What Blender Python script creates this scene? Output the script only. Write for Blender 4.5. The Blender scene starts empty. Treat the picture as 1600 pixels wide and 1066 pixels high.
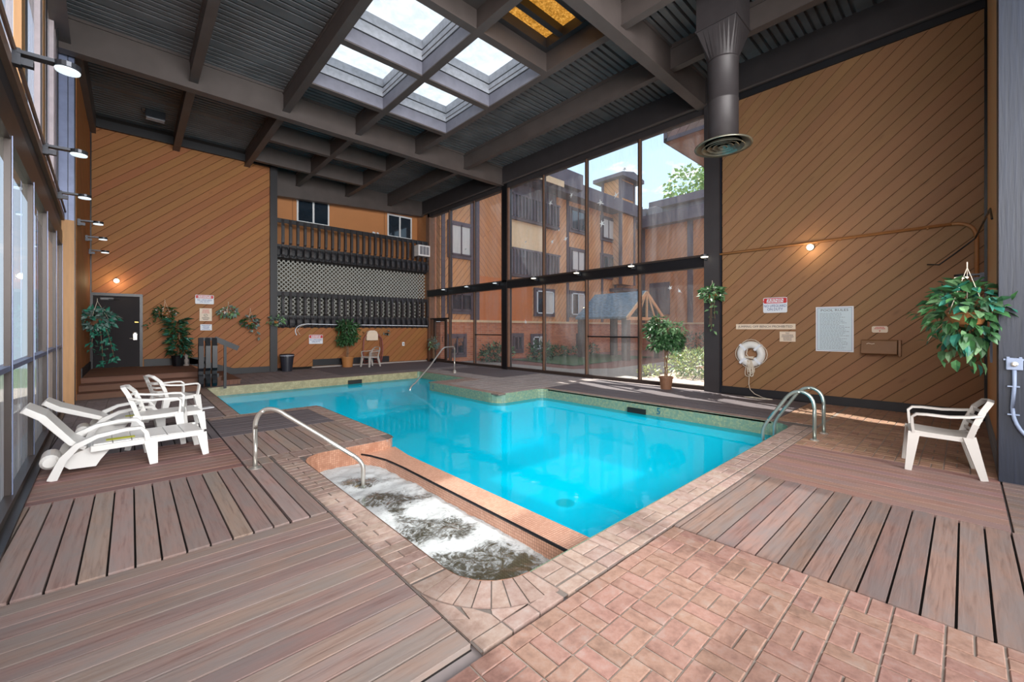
import bpy, bmesh, math, random
from mathutils import Vector, Matrix
from mathutils.geometry import delaunay_2d_cdt
R = math.radians
S = bpy.context.scene
C = S.collection
PI = math.pi

# ---------------------------------------------------------------- camera, sky, sun, lights, exposure
cd = bpy.data.cameras.new('camera'); cam = bpy.data.objects.new('camera', cd); C.objects.link(cam)
YAW = 47.45
cam.location = (0, 0, 1.55)
cam.rotation_euler = (R(90), 0, R(YAW - 90))
cd.sensor_width = 36; cd.lens = 649 / 1600 * 36
cd.shift_y = -19 / 1600
cd.clip_start = .05; cd.clip_end = 300
S.camera = cam
S.view_settings.view_transform = 'Standard'; S.view_settings.look = 'None'
S.view_settings.exposure = 0.0; S.view_settings.gamma = 1
S.view_settings.use_curve_mapping = False
S.cycles.max_bounces = 8; S.cycles.diffuse_bounces = 4; S.cycles.glossy_bounces = 4
S.cycles.transparent_max_bounces = 16; S.cycles.transmission_bounces = 4
S.cycles.caustics_reflective = False; S.cycles.caustics_refractive = False
S.cycles.sample_clamp_indirect = 4
S.cycles.use_denoising = True

def srgb(r, g, b):
    f = lambda c: (c / 255 / 12.92) if c <= 10 else ((c / 255 + .055) / 1.055) ** 2.4
    return (f(r), f(g), f(b), 1)

W = bpy.data.worlds.new('sky'); S.world = W; W.use_nodes = True
nt = W.node_tree; N = nt.nodes; L = nt.links
bg = N['Background']
tc = N.new('ShaderNodeTexCoord'); sx = N.new('ShaderNodeSeparateXYZ'); L.new(tc.outputs['Generated'], sx.inputs[0])
rp = N.new('ShaderNodeValToRGB'); L.new(sx.outputs['Z'], rp.inputs[0])
rp.color_ramp.elements[0].position = 0.0; rp.color_ramp.elements[0].color = (.52, .66, .76, 1)
rp.color_ramp.elements[1].position = .55; rp.color_ramp.elements[1].color = (.36, .53, .76, 1)
e = rp.color_ramp.elements.new(1.0); e.color = (.62, .70, .80, 1)
nz = N.new('ShaderNodeTexNoise'); nz.inputs['Scale'].default_value = 5.2; nz.inputs['Detail'].default_value = 7; nz.inputs['Roughness'].default_value = .62
mp = N.new('ShaderNodeMapping'); mp.inputs['Scale'].default_value = (1, 1, 2.6); mp.inputs['Location'].default_value = (.35, .1, .2)
L.new(tc.outputs['Generated'], mp.inputs[0]); L.new(mp.outputs[0], nz.inputs['Vector'])
cr = N.new('ShaderNodeValToRGB'); cr.color_ramp.elements[0].position = .54; cr.color_ramp.elements[1].position = .66
L.new(nz.outputs[0], cr.inputs[0])
mx = N.new('ShaderNodeMixRGB'); L.new(cr.outputs[0], mx.inputs[0]); L.new(rp.outputs[0], mx.inputs[1]); mx.inputs[2].default_value = (.82, .84, .86, 1)
L.new(mx.outputs[0], bg.inputs[0]); bg.inputs[1].default_value = 2.0

def lamp(name, kind, loc, energy, col=(1, 1, 1), size=None, size_y=None, to=None, spread=None, radius=None):
    d = bpy.data.lights.new(name, kind); d.energy = energy; d.color = col
    o = bpy.data.objects.new(name, d); C.objects.link(o); o.location = loc
    if kind == 'AREA':
        d.shape = 'RECTANGLE'; d.size = size; d.size_y = size_y or size
        if spread: d.spread = R(spread)
    if radius is not None and kind == 'POINT': d.shadow_soft_size = radius
    if to is not None:
        o.rotation_euler = (Vector(to) - Vector(loc)).to_track_quat('-Z', 'Y').to_euler()
    return o
SUN = Vector((1.75, 5.4, 7.0))
sun = lamp('sun', 'SUN', (40, 60, 60), 16.0, (1, .95, .86), to=Vector((40, 60, 60)) - SUN)
sun.data.angle = R(.6)
# added fill lamps outside the view, brightening the hall; no such openings are built
lamp('fill_rear', 'AREA', (1.6, -3.2, 4.2), 900, (1, .97, .94), 7, 5, to=(5.5, 14, 3.0), spread=100)
lamp('fill_overhead', 'AREA', (2.2, .4, 7.0), 70, (1, .98, .95), 4, 3.2, to=(3.2, 2.0, 0), spread=150)
lamp('fill_side', 'AREA', (-.5, -1.2, 3.4), 270, (1, .97, .94), 4, 4.5, to=(10.6, 2.2, 1.8), spread=100)

# ---------------------------------------------------------------- materials
MATS = {}
def newmat(name):
    m = bpy.data.materials.new(name); m.use_nodes = True
    MATS[name] = m
    return m, m.node_tree.nodes, m.node_tree.links, m.node_tree.nodes['Principled BSDF']

def coords(N, L, mode='obj', scale=(1, 1, 1), rot=(0, 0, 0), rnd=True):
    tc = N.new('ShaderNodeTexCoord')
    out = tc.outputs['Object']
    if mode == 'wall':                        # u = x + y, v = z
        s = N.new('ShaderNodeSeparateXYZ'); L.new(out, s.inputs[0])
        a = N.new('ShaderNodeMath'); a.operation = 'ADD'; L.new(s.outputs[0], a.inputs[0]); L.new(s.outputs[1], a.inputs[1])
        c = N.new('ShaderNodeCombineXYZ'); L.new(a.outputs[0], c.inputs[0]); L.new(s.outputs[2], c.inputs[1])
        out = c.outputs[0]
    if rnd:
        oi = N.new('ShaderNodeObjectInfo')
        mu = N.new('ShaderNodeMath'); mu.operation = 'MULTIPLY'; mu.inputs[1].default_value = 37; L.new(oi.outputs['Random'], mu.inputs[0])
        ad = N.new('ShaderNodeVectorMath'); ad.operation = 'ADD'; L.new(out, ad.inputs[0]); L.new(mu.outputs[0], ad.inputs[1])
        out = ad.outputs[0]
    mp = N.new('ShaderNodeMapping'); mp.inputs['Scale'].default_value = scale; mp.inputs['Rotation'].default_value = rot
    L.new(out, mp.inputs[0])
    return mp.outputs[0]

def noise(N, L, vec, scale=5, detail=4, rough=.55, dist=0):
    n = N.new('ShaderNodeTexNoise'); n.inputs['Scale'].default_value = scale; n.inputs['Detail'].default_value = detail
    n.inputs['Roughness'].default_value = rough; n.inputs['Distortion'].default_value = dist
    L.new(vec, n.inputs['Vector']); return n.outputs[0]

def ramp(N, L, fac, stops):
    r = N.new('ShaderNodeValToRGB'); L.new(fac, r.inputs[0])
    el = r.color_ramp.elements
    el[0].position, el[0].color = stops[0]; el[1].position, el[1].color = stops[-1]
    for p, c in stops[1:-1]:
        x = el.new(p); x.color = c
    return r.outputs[0]

def mixc(N, L, fac, a, b, mode='MIX'):
    m = N.new('ShaderNodeMixRGB'); m.blend_type = mode
    for i, v in enumerate((fac, a, b)):
        if hasattr(v, 'links'): L.new(v, m.inputs[i])
        else: m.inputs[i].default_value = v
    return m.outputs[0]

def bump(N, L, b, h, strength=.3, dist=.01):
    n = N.new('ShaderNodeBump'); n.inputs['Strength'].default_value = strength; n.inputs['Distance'].default_value = dist
    L.new(h, n.inputs['Height']); L.new(n.outputs[0], b.inputs['Normal'])

def randval(N, L, col, amt, hue=0.0):
    oi = N.new('ShaderNodeObjectInfo')
    h = N.new('ShaderNodeHueSaturation')
    mr = N.new('ShaderNodeMapRange'); L.new(oi.outputs['Random'], mr.inputs[0])
    mr.inputs[3].default_value = 1 - amt; mr.inputs[4].default_value = 1 + amt
    L.new(mr.outputs[0], h.inputs['Value']); L.new(col, h.inputs['Color'])
    if hue:
        fr = N.new('ShaderNodeMath'); fr.operation = 'MULTIPLY'; fr.inputs[1].default_value = 7.31; L.new(oi.outputs['Random'], fr.inputs[0])
        f2 = N.new('ShaderNodeMath'); f2.operation = 'FRACT'; L.new(fr.outputs[0], f2.inputs[0])
        m2 = N.new('ShaderNodeMapRange'); L.new(f2.outputs[0], m2.inputs[0]); m2.inputs[3].default_value = .5 - hue; m2.inputs[4].default_value = .5 + hue
        L.new(m2.outputs[0], h.inputs['Hue'])
    return h.outputs[0]

def plain(name, c, rough=.5, metal=0, var=.1, scale=6, stretch=(1, 1, 1), bmp=0, rnd=0, spec=None):
    m, N, L, b = newmat(name)
    v = coords(N, L, 'obj', stretch)
    n = noise(N, L, v, scale, 4)
    c = c if len(c) == 4 else srgb(*c)
    lo = tuple(x * (1 - var) for x in c[:3]) + (1,); hi = tuple(min(1, x * (1 + var)) for x in c[:3]) + (1,)
    col = ramp(N, L, n, [(.3, lo), (.7, hi)])
    if rnd: col = randval(N, L, col, rnd)
    L.new(col, b.inputs['Base Color'])
    b.inputs['Roughness'].default_value = rough; b.inputs['Metallic'].default_value = metal
    if spec is not None: b.inputs['Specular IOR Level'].default_value = spec
    if bmp: bump(N, L, b, n, bmp, .005)
    return m

def wood(name, c1, c2, c3, grain=(1.5, 28, 28), rough=.65, rnd=.12, patch=1.2, hue=.01, bmp=.25, knots=0, spec=.3):
    m, N, L, b = newmat(name)
    v = coords(N, L, 'obj', grain); vp = coords(N, L, 'obj', (patch * .6, patch * 2, patch * 2))
    g = noise(N, L, v, 1.0, 6, .6, .4)
    p = noise(N, L, vp, 2.2, 5, .65, .3)
    col = ramp(N, L, g, [(.25, srgb(*c1)), (.5, srgb(*c2)), (.78, srgb(*c2))])
    pr = ramp(N, L, p, [(.38, (0, 0, 0, 1)), (.62, (1, 1, 1, 1))])
    col = mixc(N, L, pr, col, srgb(*c3))
    col = mixc(N, L, .5, col, mixc(N, L, g, srgb(*c1), srgb(*c3)))
    if knots:
        vk = coords(N, L, 'obj', (1.6, 4.5, 4.5))
        vo = N.new('ShaderNodeTexVoronoi'); L.new(vk, vo.inputs['Vector']); vo.inputs['Scale'].default_value = 1.0
        kr = ramp(N, L, vo.outputs['Distance'], [(.05, (1, 1, 1, 1)), (.16, (0, 0, 0, 1))])
        kk = N.new('ShaderNodeMath'); kk.operation = 'MULTIPLY'; kk.inputs[1].default_value = knots; L.new(kr, kk.inputs[0])
        col = mixc(N, L, kk.outputs[0], col, tuple(x * .45 for x in srgb(*c1)[:3]) + (1,))
    col = randval(N, L, col, rnd, hue)
    L.new(col, b.inputs['Base Color']); b.inputs['Roughness'].default_value = rough
    b.inputs['Specular IOR Level'].default_value = spec
    bump(N, L, b, g, bmp, .004)
    return m

wood('deck_wood', (112, 84, 74), (170, 138, 124), (150, 138, 132), grain=(2.6, 40, 40), rnd=.15, patch=1.5, hue=.016, bmp=.6)
wood('deck_wood_brown', (88, 62, 52), (146, 112, 97), (124, 112, 108), grain=(2.6, 40, 40), rnd=.13, patch=1.6, hue=.014, bmp=.7)
wood('deck_wood_red', (112, 74, 64), (158, 116, 100), (134, 112, 108), grain=(2.2, 36, 36), rnd=.12, patch=1.1, hue=.012, bmp=.5)
wood('deck_wood_dark', (82, 73, 74), (112, 102, 103), (104, 98, 102), grain=(2.2, 36, 36), rnd=.1, patch=1.0, hue=.01)
wood('step_wood', (90, 60, 48), (126, 84, 66), (112, 82, 70), rnd=.1)
wood('wall_wood', (136, 100, 68), (156, 116, 80), (148, 109, 77), grain=(.7, 9, 9), rnd=.05, patch=.5, hue=.006, bmp=.12, knots=.35, rough=.6)
wood('wall_wood_back', (146, 96, 56), (166, 110, 66), (156, 102, 62), grain=(.7, 9, 9), rnd=.06, patch=.5, hue=.008, bmp=.12, knots=.3, rough=.6)
wood('soffit_wood', (120, 86, 72), (160, 122, 104), (140, 106, 92), rnd=.12, hue=.01)
plain('wall_paint', (184, 124, 76), .7, var=.04, scale=2)
plain('tan_paint', (206, 158, 112), .65, var=.08, scale=3, stretch=(6, 6, .6), bmp=.1)
plain('slat_back_brown', (160, 108, 66), .7, var=.08)
plain('dark_back', (22, 16, 14), .9)
plain('beam_paint', (80, 72, 70), .5, var=.12, scale=2.5, stretch=(1, 1, 1), rnd=.06)
plain('beam_paint_dark', (54, 50, 52), .5, var=.12, scale=2.5)
plain('trim_dark', (28, 28, 33), .5, var=.15, scale=4)
plain('column_blue', (17, 25, 41), .5, var=.22, scale=3, stretch=(14, 14, .9), bmp=.5)
plain('roof_metal', (98, 98, 100), .5, .0, var=.25, scale=1.4, rnd=.12)
plain('well_lit_tone', (118, 118, 130), .55, 0, var=.1, scale=5)  # paler than the beams: skylight falling into the wells, put into the colour
plain('frame_pale', (196, 184, 188), .5)
plain('curb_metal', (176, 178, 186), .55, 0, var=.16, scale=9, bmp=.2)
plain('frame_bronze', (60, 50, 46), .4, .2, var=.1)
plain('frame_brown', (122, 92, 76), .45, .1, var=.12)
plain('frame_black', (24, 24, 28), .35, .2, var=.1)
plain('frame_blue', (118, 128, 158), .4, .3, var=.1)
plain('steel', (214, 210, 202), .32, .8, var=.05)
plain('steel_green', (176, 190, 184), .3, .8, var=.05)
plain('white_plastic', (226, 224, 220), .38, var=.03, scale=3)
plain('beige_plastic', (176, 170, 164), .42, var=.03, scale=3)
plain('white_paint', (226, 228, 230), .5, var=.03)
plain('yellow_label', (214, 214, 30), .5, var=.03)
plain('duct_metal', (54, 50, 52), .5, .2, var=.1)
plain('diffuser_metal', (140, 138, 124), .32, .7, var=.2, scale=9)
plain('lamp_metal', (60, 62, 68), .35, .6, var=.1)
plain('door_paint', (34, 30, 34), .8, var=.08)
plain('concrete', (142, 132, 130), .85, var=.14, scale=3, bmp=.2)
plain('concrete_pale', (166, 156, 150), .85, var=.12, scale=4, bmp=.2)
plain('mortar', (138, 126, 116), .9, var=.12, scale=9, bmp=.2)
plain('mortar_dark', (104, 94, 88), .9, var=.2, scale=9)
plain('pot_clay', (120, 84, 62), .7, var=.15)
plain('wicker', (168, 112, 62), .7, var=.25, scale=40, stretch=(1, 1, 3), bmp=.6)
plain('soil', (50, 38, 30), .95, var=.3, scale=30)
plain('bark', (128, 100, 76), .85, var=.25, scale=20, bmp=.5)
plain('rope', (214, 202, 184), .8, var=.1)
plain('hose_red', (130, 52, 38), .5)
plain('bin_dark', (40, 42, 52), .45)
plain('bag_white', (190, 198, 214), .5)
plain('ink_red', (200, 44, 48), .5, var=.02)
plain('ink_blue', (36, 62, 130), .5, var=.02)
plain('ink_teal', (10, 92, 120), .5, var=.02)
plain('ink_dark', (66, 52, 58), .5, var=.02)
plain('ink_gray', (128, 140, 148), .6, var=.02)
plain('sign_white', (224, 228, 236), .5, var=.02)
plain('sign_cream', (226, 206, 184), .5, var=.03)
plain('sign_blue', (204, 220, 228), .5, var=.02)
plain('dryer_paint', (128, 92, 62), .4, .2, var=.06)
plain('pale_conduit', (128, 140, 164), .45, var=.04)
plain('conduit_tan', (166, 112, 66), .5, var=.04)
plain('lattice_white', (160, 160, 154), .7, var=.08)
plain('lattice_back', (84, 76, 64), .8, var=.6, scale=.7)
plain('dark_glass', (34, 44, 54), .08, 0, var=.2, scale=1, spec=.9)
plain('blind', (206, 198, 190), .7, var=.06, scale=30, stretch=(8, 8, .1))
plain('ac_white', (222, 216, 214), .5)
plain('grille', (120, 118, 122), .5)
plain('black_hole', (14, 18, 16), .6)
plain('flower_white', (236, 232, 226), .6)
plain('flower_red', (176, 44, 30), .6)
plain('brass', (200, 170, 80), .3, .9)
plain('mulch', (128, 84, 72), .95, var=.35, scale=26, bmp=.8)
plain('rock_mulch', (178, 160, 146), .95, var=.3, scale=30, bmp=.9)
plain('path_concrete', (160, 152, 142), .9, var=.08, scale=3)
plain('lawn', (70, 96, 62), .95, var=.4, scale=18, bmp=.6)
plain('fascia_ext', (96, 84, 92), .7, var=.12, scale=3)
plain('tan_ext', (226, 190, 148), .8, var=.05)
plain('orange_ext', (206, 118, 62), .8, var=.05)
plain('trim_ext', (92, 76, 82), .7, var=.12)
plain('slat_ext', (120, 118, 128), .7, var=.25, scale=2)
plain('shingle', (104, 124, 138), .85, var=.5, scale=9, stretch=(1, .5, 4), bmp=.5)
plain('post_ext', (88, 76, 76), .8, var=.15)
for nm, c in (('leaf_green', (56, 98, 56)), ('leaf_light', (112, 150, 104)), ('leaf_teal', (42, 110, 92)), ('leaf_gray', (110, 134, 128)),
              ('leaf_dark', (30, 66, 40)), ('leaf_lime', (170, 186, 116)), ('leaf_tree', (150, 180, 84))):
    m, N, L, b = newmat(nm)
    v = coords(N, L, 'obj'); n = noise(N, L, v, 9, 3)
    c = srgb(*c)
    col = ramp(N, L, n, [(.3, tuple(x * .5 for x in c[:3]) + (1,)), (.55, c), (.75, tuple(min(1, x * 1.7) for x in c[:3]) + (1,))])
    col = randval(N, L, col, .25)
    L.new(col, b.inputs['Base Color']); b.inputs['Roughness'].default_value = .45

def emit(name, c, s):
    m, N, L, b = newmat(name)
    b.inputs['Base Color'].default_value = c; b.inputs['Emission Color'].default_value = c; b.inputs['Emission Strength'].default_value = s
    return m
emit('lamp_cool', (.85, .95, 1, 1), .9)
emit('lamp_warm', (1, .9, .7, 1), 3.5)

def brickmat(name, ca, cb, cc, rnd=.16):
    m, N, L, b = newmat(name)
    v = coords(N, L, 'obj'); n = noise(N, L, v, 14, 5, .65); n2 = noise(N, L, v, 60, 3)
    col = ramp(N, L, n, [(.3, srgb(*ca)), (.52, srgb(*cb)), (.74, srgb(*cc))])
    col = mixc(N, L, .25, col, mixc(N, L, n2, srgb(*ca), srgb(*cc)))
    col = randval(N, L, col, rnd, .009)
    L.new(col, b.inputs['Base Color']); b.inputs['Roughness'].default_value = .8; bump(N, L, b, n2, .4, .004)
brickmat('paver', (112, 79, 67), (146, 109, 94), (152, 130, 120), .09)
brickmat('paver_tan', (132, 96, 76), (154, 118, 94), (152, 126, 108), .13)
brickmat('coping_brick', (124, 96, 84), (150, 126, 114), (160, 146, 138), .10)
brickmat('paver_pale', (132, 120, 116), (158, 146, 142), (170, 160, 156), .08)
brickmat('paver_gray', (104, 92, 92), (132, 118, 116), (142, 132, 132), .12)

def tilemat(name, cols, grout, size=.026, rough=.3, sc=7, rowsq=1.0):
    m, N, L, b = newmat(name)
    v = coords(N, L, 'wall', rnd=False)
    bt = N.new('ShaderNodeTexBrick'); L.new(v, bt.inputs['Vector']); bt.offset = 0
    bt.inputs['Scale'].default_value = 1; bt.inputs['Brick Width'].default_value = size; bt.inputs['Row Height'].default_value = size * rowsq
    bt.inputs['Mortar Size'].default_value = .0016; bt.inputs['Mortar'].default_value = srgb(*grout)
    bt.inputs['Color1'].default_value = srgb(*cols[0]); bt.inputs['Color2'].default_value = srgb(*cols[1])
    n = noise(N, L, v, sc, 4)
    col = mixc(N, L, ramp(N, L, n, [(.42, (0, 0, 0, 1)), (.6, (.75, .75, .75, 1))]), bt.outputs['Color'], srgb(*cols[2]))
    L.new(col, b.inputs['Base Color']); b.inputs['Roughness'].default_value = rough
    bump(N, L, b, bt.outputs['Fac'], -.3, .002)
tilemat('pool_tile_green', ((116, 146, 122), (158, 166, 128), (96, 128, 116)), (78, 92, 84), sc=16)
tilemat('pool_tile_sand', ((192, 180, 144), (168, 156, 118), (140, 132, 100)), (120, 110, 80))
tilemat('spa_tile', ((166, 118, 94), (188, 142, 116), (146, 100, 78)), (126, 92, 76))
m, N, L, b = newmat('weir_tile')
tq = N.new('ShaderNodeTexCoord'); sq_ = N.new('ShaderNodeSeparateXYZ'); L.new(tq.outputs['Object'], sq_.inputs[0]); aq = N.new('ShaderNodeMath'); L.new(sq_.outputs[0], aq.inputs[0]); L.new(sq_.outputs[2], aq.inputs[1])
cq = N.new('ShaderNodeCombineXYZ'); L.new(sq_.outputs[1], cq.inputs[0]); L.new(aq.outputs[0], cq.inputs[1]); v = cq.outputs[0]
bt = N.new('ShaderNodeTexBrick'); L.new(v, bt.inputs['Vector']); bt.offset = 0; bt.inputs['Scale'].default_value = 1
bt.inputs['Brick Width'].default_value = .026; bt.inputs['Row Height'].default_value = .026; bt.inputs['Mortar Size'].default_value = .0016
bt.inputs['Color1'].default_value = srgb(222, 176, 150); bt.inputs['Color2'].default_value = srgb(206, 156, 130); bt.inputs['Mortar'].default_value = srgb(150, 100, 82)
L.new(bt.outputs['Color'], b.inputs['Base Color']); b.inputs['Roughness'].default_value = .35

m, N, L, b = newmat('pool_plaster')
v = coords(N, L, 'obj', rnd=False); n = noise(N, L, v, .9, 4, .6, .5)
L.new(ramp(N, L, n, [(.35, (.66, .90, .94, 1)), (.65, (.82, .97, .98, 1))]), b.inputs['Base Color']); b.inputs['Roughness'].default_value = .8
m, N, L, b = newmat('spa_plaster')
v = coords(N, L, 'obj', rnd=False); n = noise(N, L, v, 2.5, 4)
L.new(ramp(N, L, n, [(.35, srgb(150, 156, 110)), (.65, srgb(196, 200, 160))]), b.inputs['Base Color'])

def schlick(N, L, f0, k=1.0, normal=None):
    lw_ = N.new('ShaderNodeLayerWeight'); lw_.inputs['Blend'].default_value = .5
    if normal is not None: L.new(normal, lw_.inputs['Normal'])
    p = N.new('ShaderNodeMath'); p.operation = 'POWER'; L.new(lw_.outputs['Facing'], p.inputs[0]); p.inputs[1].default_value = 5
    m = N.new('ShaderNodeMath'); m.operation = 'MULTIPLY_ADD'; L.new(p.outputs[0], m.inputs[0]); m.inputs[1].default_value = (1 - f0) * k; m.inputs[2].default_value = f0 * k
    return m.outputs[0]

def water(name, tint, wscale, wstr, foam=False):
    m, N, L, b = newmat(name)
    out = [x for x in N if x.type == 'OUTPUT_MATERIAL'][0]
    v = coords(N, L, 'obj', rnd=False)
    tr = N.new('ShaderNodeBsdfTransparent'); tr.inputs[0].default_value = tint
    gl = N.new('ShaderNodeBsdfGlossy'); gl.inputs['Roughness'].default_value = .03
    n1 = noise(N, L, v, wscale, 3, .5, .3); bp = N.new('ShaderNodeBump'); bp.inputs['Strength'].default_value = wstr; bp.inputs['Distance'].default_value = .02
    L.new(n1, bp.inputs['Height'])
    L.new(bp.outputs[0], gl.inputs['Normal'])
    mx = N.new('ShaderNodeMixShader'); L.new(schlick(N, L, .02, 1, bp.outputs[0]), mx.inputs[0]); L.new(tr.outputs[0], mx.inputs[1]); L.new(gl.outputs[0], mx.inputs[2])
    sh = mx.outputs[0]
    # suspended particles: water is never perfectly clear, a little of the light scatters back
    df = N.new('ShaderNodeBsdfDiffuse')
    m2 = N.new('ShaderNodeMixShader')
    if foam:
        df.inputs[0].default_value = (.56, .58, .58, 1)
        at = N.new('ShaderNodeAttribute'); at.attribute_name = 'foam'
        c2 = noise(N, L, v, 6.5, 9, .72, 2.6); c3 = noise(N, L, v, 45, 4, .6)
        mm = N.new('ShaderNodeMath'); mm.operation = 'MULTIPLY_ADD'; L.new(c2, mm.inputs[0]); mm.inputs[1].default_value = 1.9; L.new(at.outputs['Fac'], mm.inputs[2])
        m3 = N.new('ShaderNodeMath'); m3.operation = 'MULTIPLY_ADD'; L.new(c3, m3.inputs[0]); m3.inputs[1].default_value = .5; L.new(mm.outputs[0], m3.inputs[2])
        hv = N.new('ShaderNodeMath'); hv.operation = 'MULTIPLY'; hv.inputs[1].default_value = .5; L.new(m3.outputs[0], hv.inputs[0])
        fm = ramp(N, L, hv.outputs[0], [(.56, (.06, .06, .06, 1)), (.65, (.3, .3, .3, 1)), (.72, (.62, .62, .62, 1)), (.86, (.95, .95, .95, 1))])
        L.new(fm, m2.inputs[0])
    else:
        df.inputs[0].default_value = (.0, .74, .98, 1)
        m2.inputs[0].default_value = .30
    L.new(sh, m2.inputs[1]); L.new(df.outputs[0], m2.inputs[2]); L.new(m2.outputs[0], out.inputs[0])
    return m
water('pool_water', (.03, .84, 1.0, 1), 4, .10)
water('spa_water', (.66, .78, .60, 1), 9, .8, True)

def glass(name, tint, dust=.05, boost=1.0, dcol=(.85, .88, .92, 1), lo=.25):  # dust sets a pale layer
    m, N, L, b = newmat(name)
    out = [x for x in N if x.type == 'OUTPUT_MATERIAL'][0]
    tr = N.new('ShaderNodeBsdfTransparent'); tr.inputs[0].default_value = tint
    gl = N.new('ShaderNodeBsdfGlossy'); gl.inputs['Roughness'].default_value = .015
    mx = N.new('ShaderNodeMixShader'); L.new(schlick(N, L, .04, boost), mx.inputs[0]); L.new(tr.outputs[0], mx.inputs[1]); L.new(gl.outputs[0], mx.inputs[2])
    v = coords(N, L, 'obj', (1, 1, .16)); n = noise(N, L, v, 3.2, 6, .7, .4)
    df = N.new('ShaderNodeBsdfDiffuse'); df.inputs[0].default_value = dcol
    tl = N.new('ShaderNodeBsdfTranslucent'); tl.inputs[0].default_value = dcol
    ad = N.new('ShaderNodeMixShader'); ad.inputs[0].default_value = .5; L.new(df.outputs[0], ad.inputs[1]); L.new(tl.outputs[0], ad.inputs[2])
    f = ramp(N, L, n, [(.4, (dust * lo,) * 3 + (1,)), (.72, (dust,) * 3 + (1,))])
    m2 = N.new('ShaderNodeMixShader'); L.new(f, m2.inputs[0]); L.new(mx.outputs[0], m2.inputs[1]); L.new(ad.outputs[0], m2.inputs[2])
    L.new(m2.outputs[0], out.inputs[0])
    return m
glass('glass', (.93, .95, .96, 1), .20, .6)  # dust film, strengthened to paint a light haze over the courtyard view
glass('glass_left', (.86, .86, .88, 1), .14, .8, (.86, .80, .78, 1))
glass('glass_dirty', (.8, .84, .88, 1), .85, .7, (.74, .82, .88, 1))
glass('skylight_glass', (.62, .64, .66, 1), .42, .8, (1, 1, 1, 1), .6)
glass('glass_bright_view', (.8, .8, .84, 1), .6, .8, (.92, .86, .86, 1))  # pale layer paints in the bright outdoors seen through the upper panes

m, N, L, b = newmat('fiber_panel')
v = coords(N, L, 'obj', rnd=False); n = noise(N, L, v, 26, 6, .75)
cc = ramp(N, L, n, [(.3, srgb(110, 96, 50)), (.5, srgb(196, 160, 96)), (.7, srgb(236, 214, 160))])
L.new(cc, b.inputs['Base Color']); b.inputs['Transmission Weight'].default_value = 0
out = [x for x in N if x.type == 'OUTPUT_MATERIAL'][0]
tl = N.new('ShaderNodeBsdfTranslucent'); L.new(cc, tl.inputs[0]); mx = N.new('ShaderNodeMixShader'); mx.inputs[0].default_value = .6
L.new(b.outputs[0], mx.inputs[1]); L.new(tl.outputs[0], mx.inputs[2]); L.new(mx.outputs[0], out.inputs[0])

def claddingmat(name, c1, c2, line, ang, row=.2, kind='wall'):
    m, N, L, b = newmat(name)
    v0 = coords(N, L, 'wall', rnd=False)
    mp = N.new('ShaderNodeMapping'); mp.inputs['Rotation'].default_value = (0, 0, R(ang)); L.new(v0, mp.inputs[0])
    bt = N.new('ShaderNodeTexBrick'); L.new(mp.outputs[0], bt.inputs['Vector']); bt.inputs['Scale'].default_value = 1
    bt.inputs['Brick Width'].default_value = 6; bt.inputs['Row Height'].default_value = row; bt.inputs['Mortar Size'].default_value = .018
    bt.inputs['Color1'].default_value = srgb(*c1); bt.inputs['Color2'].default_value = srgb(*c2); bt.inputs['Mortar'].default_value = srgb(*line)
    bt.inputs['Mortar Smooth'].default_value = .3
    n = noise(N, L, v0, 1.2, 4)
    L.new(mixc(N, L, .35, bt.outputs['Color'], mixc(N, L, n, srgb(*c1), srgb(*c2))), b.inputs['Base Color']); b.inputs['Roughness'].default_value = .8
    bump(N, L, b, bt.outputs['Fac'], -.6, .02)
claddingmat('cladding_up', (220, 158, 106), (200, 134, 84), (130, 84, 58), -50, .24)
claddingmat('cladding_down', (206, 138, 88), (188, 120, 74), (140, 88, 62), 48, .24)
m, N, L, b = newmat('facade_brick')
v = coords(N, L, 'wall', rnd=False)
bt = N.new('ShaderNodeTexBrick'); L.new(v, bt.inputs['Vector']); bt.inputs['Scale'].default_value = 1
bt.inputs['Brick Width'].default_value = .3; bt.inputs['Row Height'].default_value = .1; bt.inputs['Mortar Size'].default_value = .008
bt.inputs['Color1'].default_value = srgb(204, 124, 84); bt.inputs['Color2'].default_value = srgb(178, 100, 66); bt.inputs['Mortar'].default_value = srgb(190, 150, 124)
L.new(bt.outputs['Color'], b.inputs['Base Color']); b.inputs['Roughness'].default_value = .85

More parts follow.
